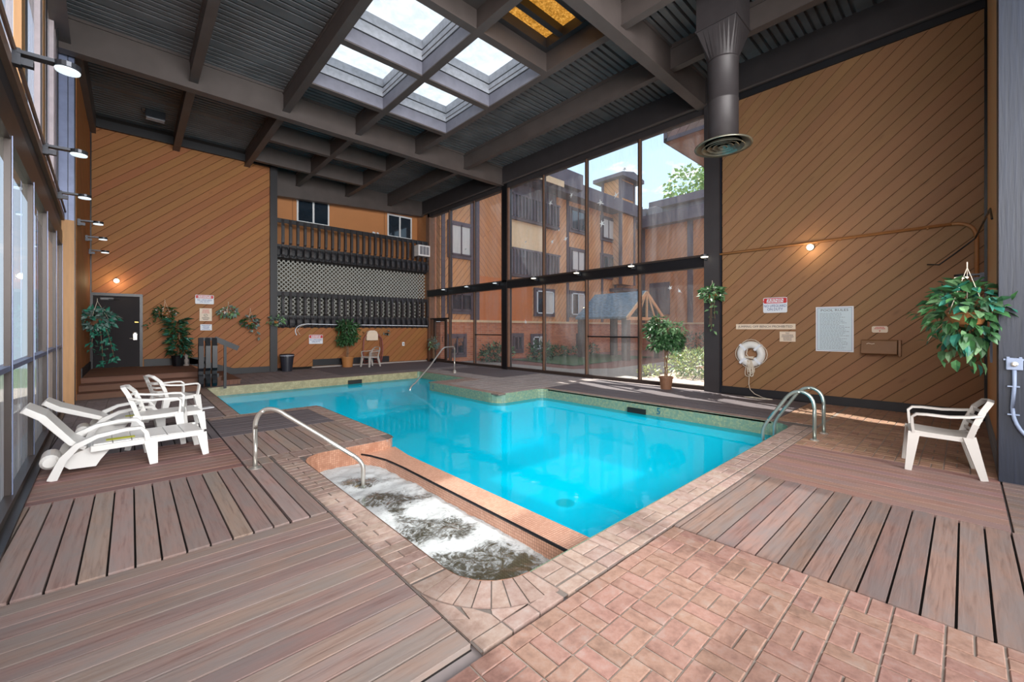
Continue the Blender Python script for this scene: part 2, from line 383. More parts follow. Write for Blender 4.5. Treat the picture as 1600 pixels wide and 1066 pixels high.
# ---------------------------------------------------------------- mesh helpers
class MB:
    def __init__(self): self.v = []; self.f = []; self.M = None
    def add(self, vs, fs):
        o = len(self.v)
        for p in vs:
            p = Vector(p)
            self.v.append(tuple(self.M @ p) if self.M is not None else tuple(p))
        self.f += [tuple(i + o for i in f) for f in fs]
        return self
    def box(self, x0, y0, z0, x1, y1, z1):
        if x0 > x1: x0, x1 = x1, x0
        if y0 > y1: y0, y1 = y1, y0
        if z0 > z1: z0, z1 = z1, z0
        return self.add([(x0, y0, z0), (x1, y0, z0), (x1, y1, z0), (x0, y1, z0), (x0, y0, z1), (x1, y0, z1), (x1, y1, z1), (x0, y1, z1)],
                        [(0, 3, 2, 1), (4, 5, 6, 7), (0, 1, 5, 4), (1, 2, 6, 5), (2, 3, 7, 6), (3, 0, 4, 7)])
    def cbox(self, x0, y0, z0, x1, y1, z1, c=.004):        # box with chamfered top edges
        vs = [(x0, y0, z0), (x1, y0, z0), (x1, y1, z0), (x0, y1, z0), (x0, y0, z1 - c), (x1, y0, z1 - c), (x1, y1, z1 - c), (x0, y1, z1 - c),
              (x0 + c, y0 + c, z1), (x1 - c, y0 + c, z1), (x1 - c, y1 - c, z1), (x0 + c, y1 - c, z1)]
        fs = [(0, 3, 2, 1), (8, 9, 10, 11)]
        for i in range(4):
            j = (i + 1) % 4; fs += [(i, j, j + 4, i + 4), (i + 4, j + 4, j + 8, i + 8)]
        return self.add(vs, fs)
    def prism(self, pts, a0, a1, axis='z'):
        n = len(pts); P = {'z': lambda p, h: (p[0], p[1], h), 'y': lambda p, h: (p[0], h, p[1]), 'x': lambda p, h: (h, p[0], p[1])}[axis]
        vs = [P(p, a0) for p in pts] + [P(p, a1) for p in pts]
        return self.add(vs, [tuple(range(n))[::-1], tuple(range(n, 2 * n))] + [(i, (i + 1) % n, (i + 1) % n + n, i + n) for i in range(n)])
    def strut(self, p0, p1, s0, s1=None, up=(0, 0, 1)):
        p0, p1 = Vector(p0), Vector(p1); s1 = s1 or s0
        d = (p1 - p0).normalized(); a = d.cross(Vector(up))
        if a.length < 1e-4: a = d.cross(Vector((1, 0, 0)))
        a.normalize(); b = a.cross(d)
        vs = []
        for p, s in ((p0, s0), (p1, s1)):
            for i, j in ((-1, -1), (1, -1), (1, 1), (-1, 1)): vs.append(p + a * s[0] / 2 * i + b * s[1] / 2 * j)
        return self.add(vs, [(0, 1, 2, 3), (7, 6, 5, 4), (0, 4, 5, 1), (1, 5, 6, 2), (2, 6, 7, 3), (3, 7, 4, 0)])
    def band(self, pts, w, t, side=(0, 1, 0)):             # flat band of width w along side, thickness t, following pts
        side = Vector(side).normalized(); pts = [Vector(p) for p in pts]; vs = []
        for i, p in enumerate(pts):
            d = (pts[min(i + 1, len(pts) - 1)] - pts[max(i - 1, 0)]).normalized()
            nn = d.cross(side).normalized()
            ww = w[i] if isinstance(w, (list, tuple)) else w
            tt = t[i] if isinstance(t, (list, tuple)) else t
            for a, b in ((-1, -1), (1, -1), (1, 1), (-1, 1)): vs.append(p + side * ww / 2 * a + nn * tt / 2 * b)
        fs = [(0, 1, 2, 3)]; n = len(pts)
        for i in range(n - 1):
            for k in range(4):
                a, b = i * 4 + k, i * 4 + (k + 1) % 4; fs.append((a, a + 4, b + 4, b))
        fs.append(tuple((n - 1) * 4 + k for k in (3, 2, 1, 0)))
        return self.add(vs, fs)
    def tube(self, pts, r, n=8, closed=False):
        pts = [Vector(p) for p in pts]; m = len(pts); vs = []; ref = None
        for i, p in enumerate(pts):
            if closed: d = (pts[(i + 1) % m] - pts[i - 1])
            else: d = pts[min(i + 1, m - 1)] - pts[max(i - 1, 0)]
            d.normalize()
            if ref is None:
                ref = d.orthogonal().normalized()
            ref = (ref - d * ref.dot(d)).normalized(); b = d.cross(ref)
            rr = r[i] if isinstance(r, (list, tuple)) else r
            for k in range(n):
                a = 2 * PI * k / n; vs.append(p + (ref * math.cos(a) + b * math.sin(a)) * rr)
        fs = []
        for i in range(m if closed else m - 1):
            j = (i + 1) % m
            for k in range(n): fs.append((i * n + k, i * n + (k + 1) % n, j * n + (k + 1) % n, j * n + k))
        if not closed: fs += [tuple(range(n))[::-1], tuple(range((m - 1) * n, m * n))]
        return self.add(vs, fs)
    def lathe(self, prof, n=16, o=(0, 0, 0), cap=True):
        vs = []; fs = []; m = len(prof)
        for r, z in prof:
            for k in range(n):
                a = 2 * PI * k / n; vs.append((o[0] + r * math.cos(a), o[1] + r * math.sin(a), o[2] + z))
        for i in range(m - 1):
            for k in range(n): fs.append((i * n + k, i * n + (k + 1) % n, (i + 1) * n + (k + 1) % n, (i + 1) * n + k))
        if cap: fs += [tuple(range(n))[::-1], tuple(range((m - 1) * n, m * n))]
        return self.add(vs, fs)
    def leaf(self, p, d, l, w, nrm=None, bend=.2):
        d = Vector(d).normalized(); s = d.cross(Vector(nrm) if nrm else Vector((random.uniform(-1, 1), random.uniform(-1, 1), random.uniform(.2, 1))))
        if s.length < .01: s = d.orthogonal()
        s.normalize(); up = s.cross(d); p = Vector(p)
        return self.add([p, p + d * l * .45 + s * w / 2 + up * l * bend * .2, p + d * l - up * l * bend, p + d * l * .45 - s * w / 2 + up * l * bend * .2, p + d * l * .5],
                        [(0, 1, 4), (1, 2, 4), (0, 4, 3), (4, 2, 3)])
    def obj(self, name, mat, parent=None, M=None, smooth=False, **k):
        me = bpy.data.meshes.new(name); me.from_pydata(self.v, [], self.f); me.materials.append(MATS[mat])
        if smooth: me.shade_smooth() if smooth is True else None
        me.update()
        return put(name, me, parent, M, **k)

def put(name, me, parent=None, M=None, **k):
    o = bpy.data.objects.new(name, me); C.objects.link(o)
    if parent is not None: o.parent = parent
    if M is not None: o.matrix_local = M
    for a, b in k.items(): o[a if a != 'cat' else 'category'] = b
    return o
def empty(name, loc=(0, 0, 0), rz=0, M=None, parent=None, **k):
    o = put(name, None, parent, None, **k)
    o.empty_display_size = .1
    if M is not None: o.matrix_local = M
    else: o.location = loc; o.rotation_euler = (0, 0, rz)
    return o
def copytree(o, parent=None):
    c = o.copy(); C.objects.link(c)
    if parent is not None: c.parent = parent
    for ch in list(o.children): copytree(ch, c)
    return c
def box(name, mat, a, parent=None, **k): return MB().box(*a).obj(name, mat, parent, **k)
def soft(o, w=.01, seg=2):
    m = o.modifiers.new('bevel', 'BEVEL'); m.width = w; m.segments = seg; m.limit_method = 'ANGLE'; return o
def frame(origin, X, Y, Z):
    M = Matrix((Vector(X), Vector(Y), Vector(Z))).transposed().to_4x4(); M.translation = Vector(origin); return M
def wall_x(y, z, x=10.6): return frame((x, y, z), (0, -1, 0), (0, 0, 1), (-1, 0, 0))   # faces -x
def wall_y(x, z, y=17.0): return frame((x, y, z), (1, 0, 0), (0, 0, 1), (0, -1, 0))    # faces -y
def round_poly(pts, rad, seg=5):
    out = []; n = len(pts)
    for i, p in enumerate(pts):
        r = rad[i]; p = Vector(p); a = Vector(pts[i - 1]); b = Vector(pts[(i + 1) % n])
        if r <= 0: out.append(tuple(p)); continue
        u = (a - p).normalized(); w = (b - p).normalized()
        h = math.acos(max(-1, min(1, u.dot(w)))) / 2; t = r / math.tan(h)
        c = p + (u + w).normalized() * (r / math.sin(h))
        s0 = p + u * t - c; s1 = p + w * t - c
        a0 = math.atan2(s0.y, s0.x); a1 = math.atan2(s1.y, s1.x); da = (a1 - a0 + PI) % (2 * PI) - PI
        for k in range(seg + 1):
            x = a0 + da * k / seg; out.append((c.x + r * math.cos(x), c.y + r * math.sin(x)))
    return out
def inside(p, poly):
    c = False; n = len(poly)
    for i in range(n):
        a, b = poly[i], poly[i - 1]
        if (a[1] > p[1]) != (b[1] > p[1]) and p[0] < (b[0] - a[0]) * (p[1] - a[1]) / (b[1] - a[1]) + a[0]: c = not c
    return c
def tess(loops, z):
    """flat surface at height z: the first loop is the outline, the others are holes"""
    pts = []; ed = []
    for l in loops:
        o = len(pts); l = [p for i, p in enumerate(l) if math.dist(p, l[i - 1]) > 1e-5]
        pts += [Vector((p[0], p[1])) for p in l]; ed += [(o + i, o + (i + 1) % len(l)) for i in range(len(l))]
    vs, _, fs, *_ = delaunay_2d_cdt(pts, ed, [], 0, 1e-6)
    out = []
    for f in fs:
        c = (sum(vs[i][0] for i in f) / len(f), sum(vs[i][1] for i in f) / len(f))
        if inside(c, loops[0]) and not any(inside(c, h) for h in loops[1:]):
            a, b, d = (vs[f[k]] for k in range(3))
            out.append(tuple(f) if (b[0] - a[0]) * (d[1] - a[1]) - (b[1] - a[1]) * (d[0] - a[0]) > 0 else tuple(f)[::-1])
    mb = MB(); mb.add([(p[0], p[1], z) for p in vs], out); return mb
def text(parent, s, size, loc, mat, M=None, depth=.002, sx=1, align='CENTER', name='lettering'):
    cu = bpy.data.curves.new('txt', 'FONT'); cu.body = s; cu.size = size; cu.align_x = align; cu.align_y = 'CENTER'; cu.extrude = depth / 2; cu.resolution_u = 2
    t = bpy.data.objects.new('txt', cu); C.objects.link(t)
    bpy.context.view_layer.update()
    me = bpy.data.meshes.new_from_object(t.evaluated_get(bpy.context.evaluated_depsgraph_get()))
    bpy.data.objects.remove(t); me.materials.clear(); me.materials.append(MATS[mat])
    for v in me.vertices: v.co.x *= sx
    o = put(name, me, parent); o.location = loc
    return o
def clip(poly, a, b, c):           # keep a*x+b*y<=c
    out = []
    for i, p in enumerate(poly):
        q = poly[(i + 1) % len(poly)]; dp = a * p[0] + b * p[1] - c; dq = a * q[0] + b * q[1] - c
        if dp <= 0: out.append(p)
        if dp * dq < 0:
            t = dp / (dp - dq); out.append((p[0] + (q[0] - p[0]) * t, p[1] + (q[1] - p[1]) * t))
    return out
def clad(parent, M, rect, ang, pitch, mat, thick=.022, gap=.007, off=0.0, name='plank'):
    u0, v0, u1, v1 = rect; ca, sa = math.cos(R(ang)), math.sin(R(ang))
    quad = [(u * ca + v * sa, -u * sa + v * ca) for u, v in ((u0, v0), (u1, v0), (u1, v1), (u0, v1))]
    lo = min(p[1] for p in quad); hi = max(p[1] for p in quad); k = math.floor((lo - off) / pitch)
    rot = Matrix.Rotation(R(ang), 4, 'Z')
    while off + k * pitch < hi:
        a = off + k * pitch + gap / 2; b = a + pitch - gap; k += 1
        p = clip(clip(quad, 0, -1, -a), 0, 1, b)
        if len(p) < 3: continue
        cx = sum(q[0] for q in p) / len(p); cy = sum(q[1] for q in p) / len(p)
        area = abs(sum(p[i][0] * p[(i + 1) % len(p)][1] - p[(i + 1) % len(p)][0] * p[i][1] for i in range(len(p)))) / 2
        if area < .004: continue
        q = [(x - cx, y - cy) for x, y in p]; n = len(q)
        c = .004; dev = random.uniform(-.001, .001)
        ins = []
        for x, y in q:
            l = math.hypot(x, y) or 1; ins.append((x, max(min(y, b - cy - c), a - cy + c)))
        mb = MB(); mb.add([(x, y, 0) for x, y in q] + [(x, y, thick - c + dev) for x, y in q] + [(x, y, thick + dev) for x, y in ins],
                          [tuple(range(2 * n, 3 * n))] + [(i, (i + 1) % n, (i + 1) % n + n, i + n) for i in range(n)] + [(i + n, (i + 1) % n + n, (i + 1) % n + 2 * n, i + 2 * n) for i in range(n)])
        mb.obj(name, mat, parent, M=M @ rot @ Matrix.Translation((cx, cy, 0)))
# ================================================================ FLOOR
random.seed(4)
OUT = [(1.5, 1.88), (7.9, 1.88), (7.9, 7.45), (6.4, 7.45), (6.4, 10.6), (7.75, 10.6), (7.75, 13.42), (1.46, 13.42), (1.46, 8.87), (2.8, 8.87), (2.8, 5.45), (1.5, 5.45)]
RAD = [.38, .3, .22, .35, .12, .08, .1, .08, .05, .2, .22, .3]
POOL = round_poly(OUT, RAD)
ZW = -.235
def struct(o, **k):
    o['kind'] = 'structure'
    for a, b in k.items(): o[a] = b
    return o
slab = tess([[(-1.6, -3.6), (10.9, -3.6), (10.9, 18.6), (-1.6, 18.6)], POOL], -.036).obj('floor', 'concrete', kind='structure', label='concrete slab under the decks and paving around the indoor pool')
def deck(x0, y0, x1, y1, along, label, pitch=.134, gap=.012, mat='deck_wood', anchor=None, parts=True, name='floor'):
    root = box(name, 'dark_back', (x0, y0, -.0355, x1, y1, -.030), kind='structure', label=label)
    lo, hi = (y0, y1) if along == 'x' else (x0, x1)
    L0, L1 = (x0, x1) if along == 'x' else (y0, y1)
    a = anchor if anchor is not None else lo
    k = math.floor((lo - a) / pitch + 1e-6); mb = MB()
    while a + k * pitch < hi - .012:
        s, e_ = max(lo, a + k * pitch) + gap / 2, min(hi, a + (k + 1) * pitch) - gap / 2; k += 1
        if e_ - s < .012: continue
        w = (e_ - s) / 2; l = (L1 - L0) / 2 - .003; c = (s + e_) / 2; m = (L0 + L1) / 2
        if parts:
            z = random.uniform(-.0015, .0015)
            o = MB().cbox(-l, -w, -.03, l, w, 0, .0012).obj('plank', mat, root)
            o.location = (m, c, z) if along == 'x' else (c, m, z)
            if along == 'y': o.rotation_euler = (0, 0, PI / 2)
        elif along == 'x': mb.cbox(L0, s, -.03, L1, e_, 0, .001)
        else: mb.cbox(s, L0, -.03, e_, L1, 0, .003)
    if not parts: mb.obj('planks', mat, root, kind='stuff')
    return root
deck(-.86, 1.64, 1.235, 3.655, 'x', 'weathered wooden deck section nearest the camera with boards running toward the spa', anchor=1.63)
deck(-.86, 3.665, .945, 5.515, 'y', 'wooden deck section with boards pointing away in front of the loungers', anchor=-.513)
deck(.955, 3.665, 1.235, 5.44, 'y', 'narrow strip of deck boards beside the spa coping', anchor=.955, pitch=.14)
deck(-.9, 5.525, .945, 7.17, 'x', 'worn wooden deck section under the nearer lounger', mat='deck_wood_red', anchor=5.525)
deck(.955, 5.75, 2.53, 7.17, 'y', 'wooden deck section on the peninsula between spa and pool', anchor=.955)
deck(.955, 5.45, 1.235, 5.74, 'y', 'short deck boards at the foot of the spa handrail', anchor=.955, pitch=.14)
deck(-.95, 7.18, .945, 8.86, 'y', 'deck section under the farther lounger', mat='deck_wood_dark', anchor=-.9)
deck(.955, 7.18, 2.53, 8.62, 'x', 'dark deck section at the tip of the peninsula', mat='deck_wood_dark', anchor=7.18)
deck(3.155, -1.7, 4.945, 1.555, 'x', 'large wooden deck section beside the brick paving on the right', mat='deck_wood_brown', anchor=.03, pitch=.1345)
deck(4.955, -.245, 6.6, 1.555, 'y', 'reddish wooden deck section under the beige chair', mat='deck_wood_red', anchor=4.955)
deck(4.955, -1.7, 6.6, -.255, 'y', 'wooden deck section in front of the dark column', mat='deck_wood_brown', anchor=4.955)
deck(8.13, 2.2, 10.5, 7.5, 'y', 'long dark deck between the pool and the glass wall', mat='deck_wood_dark', anchor=8.13)
deck(8.67, 10.0, 10.5, 13.45, 'y', 'dark deck by the glass wall behind the pool steps', mat='deck_wood_dark', parts=False)
deck(5.2, 14.2, 10.5, 17.55, 'x', 'dark deck along the far wall under the chair and potted tree', mat='deck_wood_dark', parts=False)

def bricks(cells, root, mat, L_, z=0, limit=300, jit=.0015):
    """cells: list of (cx, cy, half length, half width, rot)"""
    cache = {}; cells = sorted(cells, key=lambda c: c[0] ** 2 + c[1] ** 2); mb = MB()
    for i, (cx, cy, a, b, r) in enumerate(cells):
        if i < limit:
            key = (round(a, 3), round(b, 3))
            if key not in cache:
                t = MB().cbox(-a, -b, -.03, a, b, 0, .004); me = bpy.data.meshes.new('brick'); me.from_pydata(t.v, [], t.f); me.materials.append(MATS[mat]); cache[key] = me
            o = put('brick', cache[key], root); o.location = (cx, cy, z + random.uniform(-jit, jit)); o.rotation_euler = (random.uniform(-.002, .002), random.uniform(-.002, .002), r + random.uniform(-.006, .006))
        else:
            mb.M = Matrix.Translation((cx, cy, z)) @ Matrix.Rotation(r, 4, 'Z'); mb.cbox(-a, -b, -.03, a, b, 0, .004)
    if mb.v: mb.M = None; mb.obj('bricks', mat, root, kind='stuff')
def basket(x0, y1, nx, ny, c=.1995, g=.0045, par=0):
    out = []
    for i in range(nx):
        for j in range(ny):
            cx = x0 + (i + .5) * c; cy = y1 - (j + .5) * c
            for s in (-1, 1):
                if (i + j + par) % 2: out.append((cx, cy + s * c / 4, c / 2 - g, c / 4 - g, 0))
                else: out.append((cx + s * c / 4, cy, c / 2 - g, c / 4 - g, PI / 2))
    return out
near = box('floor', 'mortar', (.7, -1.2, -.0355, 3.15, 1.546, -.008), kind='structure', label='basketweave brick paving nearest the camera')
cells = [c for c in basket(.953, 1.462, 11, 12) if c[0] < 3.14]
for k in range(11): cells.append((.953 + .1 + k * .1995, 1.503, .0955, .0415, 0))
bricks(cells, near, 'paver', 0)
# coping along the near edge of pool and spa
cop = struct(tess([round_poly([(1.951, 1.56), (8.1, 1.56), (8.1, 2.19), (7.9, 2.19), (7.86, 2.03), (7.75, 1.92), (7.6, 1.885), (1.951, 1.885)], [0] * 8)], -.007).obj('floor', 'mortar_dark'), label='brick coping along the near edge of the pool')
cells = []; x = 1.885; k = 0
while x < 7.75:
    cells.append((x + .1, 1.614, .0955, .044, 0))
    if k % 2: cells += [(x + .05, 1.775, .1, .0455, PI / 2), (x + .15, 1.775, .1, .0455, PI / 2)]
    else: cells += [(x + .1, 1.722, .0955, .046, 0), (x + .1, 1.826, .0955, .049, 0)]
    x += .2; k += 1
for xx in (1.35, 1.55, 1.75): cells.append((xx, 1.614, .0955, .044, 0))
bricks(cells, cop, 'coping_brick', 0)
# radial bricks round the spa corner
cs = struct(tess([[(1.24, 1.57), (1.95, 1.57), (1.95, 1.87), (1.86, 1.883), (1.7, 1.93), (1.58, 2.04), (1.505, 2.2), (1.5, 5.3), (1.56, 5.42), (1.72, 5.455), (2.6, 5.455), (2.79, 5.55), (2.8, 5.8), (2.8, 8.8), (2.7, 8.865), (.96, 8.87), (.96, 8.63), (2.53, 8.63), (2.53, 5.745), (1.24, 5.745)]], -.007).obj('floor', 'mortar_dark'), label='brick coping around the spa and the peninsula')
c0 = Vector((1.88, 2.26)); cells = []
def flatbrick(pts):
    cx = sum(p[0] for p in pts) / len(pts); cy = sum(p[1] for p in pts) / len(pts)
    MB().prism([(x - cx, y - cy) for x, y in pts], -.03, 0).obj('brick', 'coping_brick', cs, M=Matrix.Translation((cx, cy, random.uniform(-.001, .001))))
for k in range(9):
    a0, a1 = R(180.6 + 10 * k), R(189.4 + 10 * k)
    flatbrick([(c0.x + r_ * math.cos(a), c0.y + r_ * math.sin(a)) for r_, a in ((.383, a0), (.383, a1), (.628, a1 + .004), (.628, (a0 + a1) / 2), (.628, a0 - .004))][::-1])
arc = lambda a: (c0.x + .640 * math.cos(R(a)), c0.y + .640 * math.sin(R(a)))
flatbrick([(1.244, 1.86), (1.33, 1.79)] + [arc(a) for a in (211, 204, 197, 190)]); flatbrick([(1.244, 1.85), (1.244, 1.666), (1.44, 1.666), (1.44, 1.74), arc(221), arc(215), (1.335, 1.785)])
flatbrick([(1.448, 1.735), (1.448, 1.666), (1.66, 1.666), arc(250), arc(240), arc(230)])
y = 2.28; k = 0
while y < 5.40:
    if k % 2: cells += [(1.312, y + .05, .058, .046, 0), (1.436, y + .05, .058, .046, 0)]
    else: cells.append((1.374, y + .05, .121, .046, 0))
    y += .1; k += 1
bricks(cells, cs, 'coping_brick', 0)
cells = []; x = 1.26
while x < 2.62: cells.append((x + .1, 5.6, .0965, .142, 0)); x += .2
y = 5.78
while y < 8.6: cells.append((2.665, y + .1, .13, .096, 0)); y += .2
x = .98
while x < 2.7: cells.append((x + .1, 8.745, .096, .12, 0)); x += .2
bricks(cells, cs, 'coping_brick', 0)
# brick paving on the right
rp = box('floor', 'mortar', (6.6, -.25, -.0355, 10.6, 1.56, -.006), kind='structure', label='basketweave brick paving by the wood clad wall and life ring')
bricks([c for c in basket(6.61, 1.555, 20, 9, par=1) if c[0] < 10.58], rp, 'paver_tan', 0)
rp2 = box('floor', 'mortar', (8.1, 1.56, -.0355, 10.6, 2.19, -.006), kind='structure', label='brick strip between pool ladder and wood clad wall')
bricks(basket(8.11, 2.19, 12, 3), rp2, 'paver_tan', 0)
# gray pavers: left of pool, far side, and between deck panels on the glass side
def pavers(x0, y0, x1, y1, s, label, mat='paver_gray', holes=None):
    root = box('floor', 'mortar_dark', (x0, y0, -.0355, x1, y1, -.006), kind='structure', label=label)
    cells = []; nx = round((x1 - x0) / s); ny = round((y1 - y0) / s); ax = (x1 - x0) / nx; ay = (y1 - y0) / ny
    for i in range(nx):
        for j in range(ny): cells.append((x0 + (i + .5) * ax, y0 + (j + .5) * ay, ax / 2 - .004, ay / 2 - .004, 0))
    bricks(cells, root, mat, 0)
pavers(-1.0, 8.88, 1.24, 12.95, .3, 'gray pavers between the steps and the pool')
pavers(1.35, 13.62, 5.19, 16.95, .3, 'gray paving between the far pool edge and the wood clad wall')
pavers(6.65, 7.52, 10.5, 9.98, .33, 'pale pinkish paving between pool corner and glass wall', 'paver_pale')
pavers(5.2, 13.62, 8.66, 14.19, .28, 'narrow gray paving behind the pool steps')
pavers(7.95, 10.0, 8.66, 13.45, .28, 'gray paving beside the pool steps', 'paver_pale')
def copstrip(x0, y0, x1, y1, label, L0=.3):
    root = box('floor', 'mortar_dark', (x0, y0, -.0355, x1, y1, -.007), kind='structure', label=label)
    w, h = x1 - x0, y1 - y0; n = max(1, round(max(w, h) / L0)); cells = []
    for k in range(n):
        if w > h: cells.append((x0 + (k + .5) * w / n, (y0 + y1) / 2, w / n / 2 - .003, h / 2 - .002, 0))
        else: cells.append(((x0 + x1) / 2, y0 + (k + .5) * h / n, w / 2 - .002, h / n / 2 - .003, 0))
    bricks(cells, root, 'coping_brick', 0)
copstrip(7.9, 2.19, 8.12, 7.46, 'pool coping along the glass side deck')
copstrip(6.41, 7.46, 6.64, 10.58, 'pool coping beside the pool steps')
copstrip(6.64, 10.0, 7.94, 10.59, 'coping in front of the pool steps')
copstrip(7.76, 10.6, 7.94, 13.42, 'coping behind the pool steps')
copstrip(1.25, 13.43, 7.94, 13.61, 'far pool coping')
copstrip(1.25, 8.88, 1.455, 13.42, 'left pool coping')

# ================================================================ POOL
pool = empty('swimming_pool', (0, 0, 0), label='indoor swimming pool with turquoise water and mosaic tile band', category='pool')
n = len(POOL); g_ = MB(); sd = MB(); sp = MB(); pl = MB()
for i, p in enumerate(POOL):
    q = POOL[(i + 1) % n]; mx_, my_ = (p[0] + q[0]) / 2, (p[1] + q[1]) / 2
    spa = mx_ < 2.79 and my_ < 5.6 and mx_ < 2.6 + (my_ > 5) * .2
    tgt = sp if spa else (sd if my_ > 10.7 and mx_ < 7.6 or mx_ < 2.9 else g_)
    tgt.add([(p[0], p[1], -.3), (q[0], q[1], -.3), (q[0], q[1], 0), (p[0], p[1], 0)], [(0, 1, 2, 3)])
    (sp if spa else pl).add([(p[0], p[1], -1.5), (q[0], q[1], -1.5), (q[0], q[1], -.3), (p[0], p[1], -.3)], [(0, 1, 2, 3)])
def solid(o, t=.05):
    m = o.modifiers.new('solid', 'SOLIDIFY'); m.thickness = t; m.offset = 1; return o
g_.obj('tile_band', 'pool_tile_green', pool, label='green mosaic tile band'); sd.obj('tile_band', 'pool_tile_sand', pool, label='sand coloured mosaic tile band')
PW = [(2.72, 5.5), (2.72, 1.88)] + [p for p in POOL if not (p[0] < 2.75 and p[1] < 5.6)]
pl.obj('basin_wall', 'pool_plaster', pool)
tess([PW], -1.42).obj('basin_floor', 'pool_plaster', pool)
for k in range(3):     # entry steps in the recess
    box('pool_step', 'pool_plaster', (6.42 + .42 * k, 10.62, -1.4, 7.74, 13.4, -.95 + .3 * k), pool)
tess([PW], ZW).obj('water_surface', 'pool_water', pool)
w_ = MB(); w_.lathe([(.16, 0), (.16, .012), (.12, .02), (.1, .02), (.1, .012), (.06, .012), (.05, .02), (.0001, .02)], 20, (5.45, 4.6, -1.42)); w_.obj('drain_cover', 'black_hole', pool)
for (x0, y0, x1, y1) in ((7.86, 4.48, 7.93, 4.9),): box('skimmer_opening', 'black_hole', (x0, y0, -.24, x1 - .035, y1, -.13), pool)
box('skimmer_opening', 'black_hole', (5.15, 13.39, -.235, 5.6, 13.43, -.11), pool)
text(pool, '5', .19, (7.885, 4.2, -.13), 'ink_teal', name='depth_mark').matrix_local = wall_x(4.2, -.13, 7.893)
text(pool, '2', .17, (0, 0, 0), 'ink_teal', name='depth_mark').matrix_local = wall_x(10.32, -.12, 6.393)
# weir between pool and spa
weir = MB().prism([(2.42, 1.86), (2.72, 1.86), (2.72, 5.0), (2.78, 5.5), (2.25, 5.5), (2.33, 5.3), (2.40, 5.0), (2.42, 4.6)], -1.4, -.13).obj('weir_wall', 'weir_tile', pool, label='low tiled wall between pool and spa')
MB().tube([(2.425, 1.88, -.128), (2.425, 4.6, -.128), (2.405, 5.0, -.128), (2.335, 5.3, -.128), (2.27, 5.46, -.128)], .013, 6).obj('black_trim', 'frame_black', pool)

spa = empty('spa_tub', (0, 0, 0), label='sunken spa with churning foamy water beside the pool', category='spa')
sp.obj('tile_wall', 'spa_tile', spa)
box('tub_floor', 'spa_plaster', (1.45, 1.85, -1.0, 2.43, 5.5, -.95), spa)
box('bench', 'spa_tile', (1.5, 4.75, -.95, 1.95, 5.45, -.26), spa)
box('bench', 'spa_plaster', (1.48, 1.86, -.95, 2.42, 2.3, -.5), spa)
# foamy water, finely modelled
from mathutils import noise as mn
mb = MB(); nx, ny = 40, 130; x0, x1, y0, y1 = 1.47, 2.425, 1.86, 5.48
for j in range(ny + 1):
    for i in range(nx + 1):
        x = x0 + (x1 - x0) * i / nx; y = y0 + (y1 - y0) * j / ny
        h = mn.fractal(Vector((x * 3.2, y * 3.2, 0)), 1.0, 2.0, 3) * .022 + mn.fractal(Vector((x * 13, y * 13, 2)), .8, 2.1, 4) * .008
        mb.v.append((x, y, ZW - .01 + h))
for j in range(ny):
    for i in range(nx):
        a = j * (nx + 1) + i; mb.f.append((a, a + 1, a + nx + 2, a + nx + 1))
fw_ = mb.obj('foaming_water', 'spa_water', spa, smooth=True)
at_ = fw_.data.attributes.new('foam', 'FLOAT', 'POINT')
JET = [(2.02, 4.78, .30, .22, -.5), (1.98, 4.05, .40, .26, -.5), (1.95, 3.25, .42, .30, -.45), (1.98, 2.45, .46, .36, -.5)]
for i_, p_ in enumerate(mb.v):
    x, y = p_[0], p_[1]; q = mn.fractal(Vector((x * 2.6, y * 2.6, 7)), .8, 2.1, 5) * .55; d = 9
    for jx, jy, rx, ry, an in JET:
        u, w = (x - jx) * math.cos(an) + (y - jy) * math.sin(an), -(x - jx) * math.sin(an) + (y - jy) * math.cos(an)
        d = min(d, math.hypot(u / rx, w / ry))
    f = max(0, min(1, (d + q - .62) / .5)); f = f * f * (3 - 2 * f)
    f = .04 + .52 * f
    if y < 2.5: f -= (2.5 - y) * .8
    if x < 1.62 and y < 4.2: f -= .25
    at_.data[i_].value = f

# ================================================================ WALLS
# right wall, wood clad
wr = box('wall_right', 'dark_back', (10.62, -.3, -.05, 10.9, 4.02, 7.8), kind='structure', label='tall right wall clad in diagonal tan boards')
clad(wr, wall_x(0, 0, 10.62), (-3.98, .17, .24, 6.97), 42, .2, 'wall_wood', off=.05)
box('baseboard_right', 'trim_dark', (10.575, -.24, 0, 10.62, 4.0, .17), kind='structure')
box('trim_1', 'trim_dark', (10.56, -.24, 6.95, 10.7, 4.35, 7.2), kind='structure')
box('trim_2', 'frame_black', (10.56, -.262, 0, 10.62, -.225, 6.95), kind='structure')
# columns framing the glazed wall
box('trim_3', 'beam_paint_dark', (10.5, 4.02, 0, 10.85, 4.38, 7.1), kind='structure', label='dark column between the wood wall and the glazing')
box('trim_4', 'column_blue', (10.56, 4.0, 0, 10.6, 4.1, 7.0), kind='structure')
# near return wall and big dark column
fw = box('wall_front', 'tan_paint', (6.9, -.6, 0, 10.62, -.26, 7.8), kind='structure', label='narrow tan return wall beside the dark column')
box('baseboard_front', 'ink_gray', (6.9, -.262, 0, 10.6, -.235, .2), kind='structure')
col_ = box('wall_front', 'column_blue', (6.5, -1.7, 0, 6.9, -.235, 7.8), kind='structure', label='wide slate blue wooden column at the right edge')
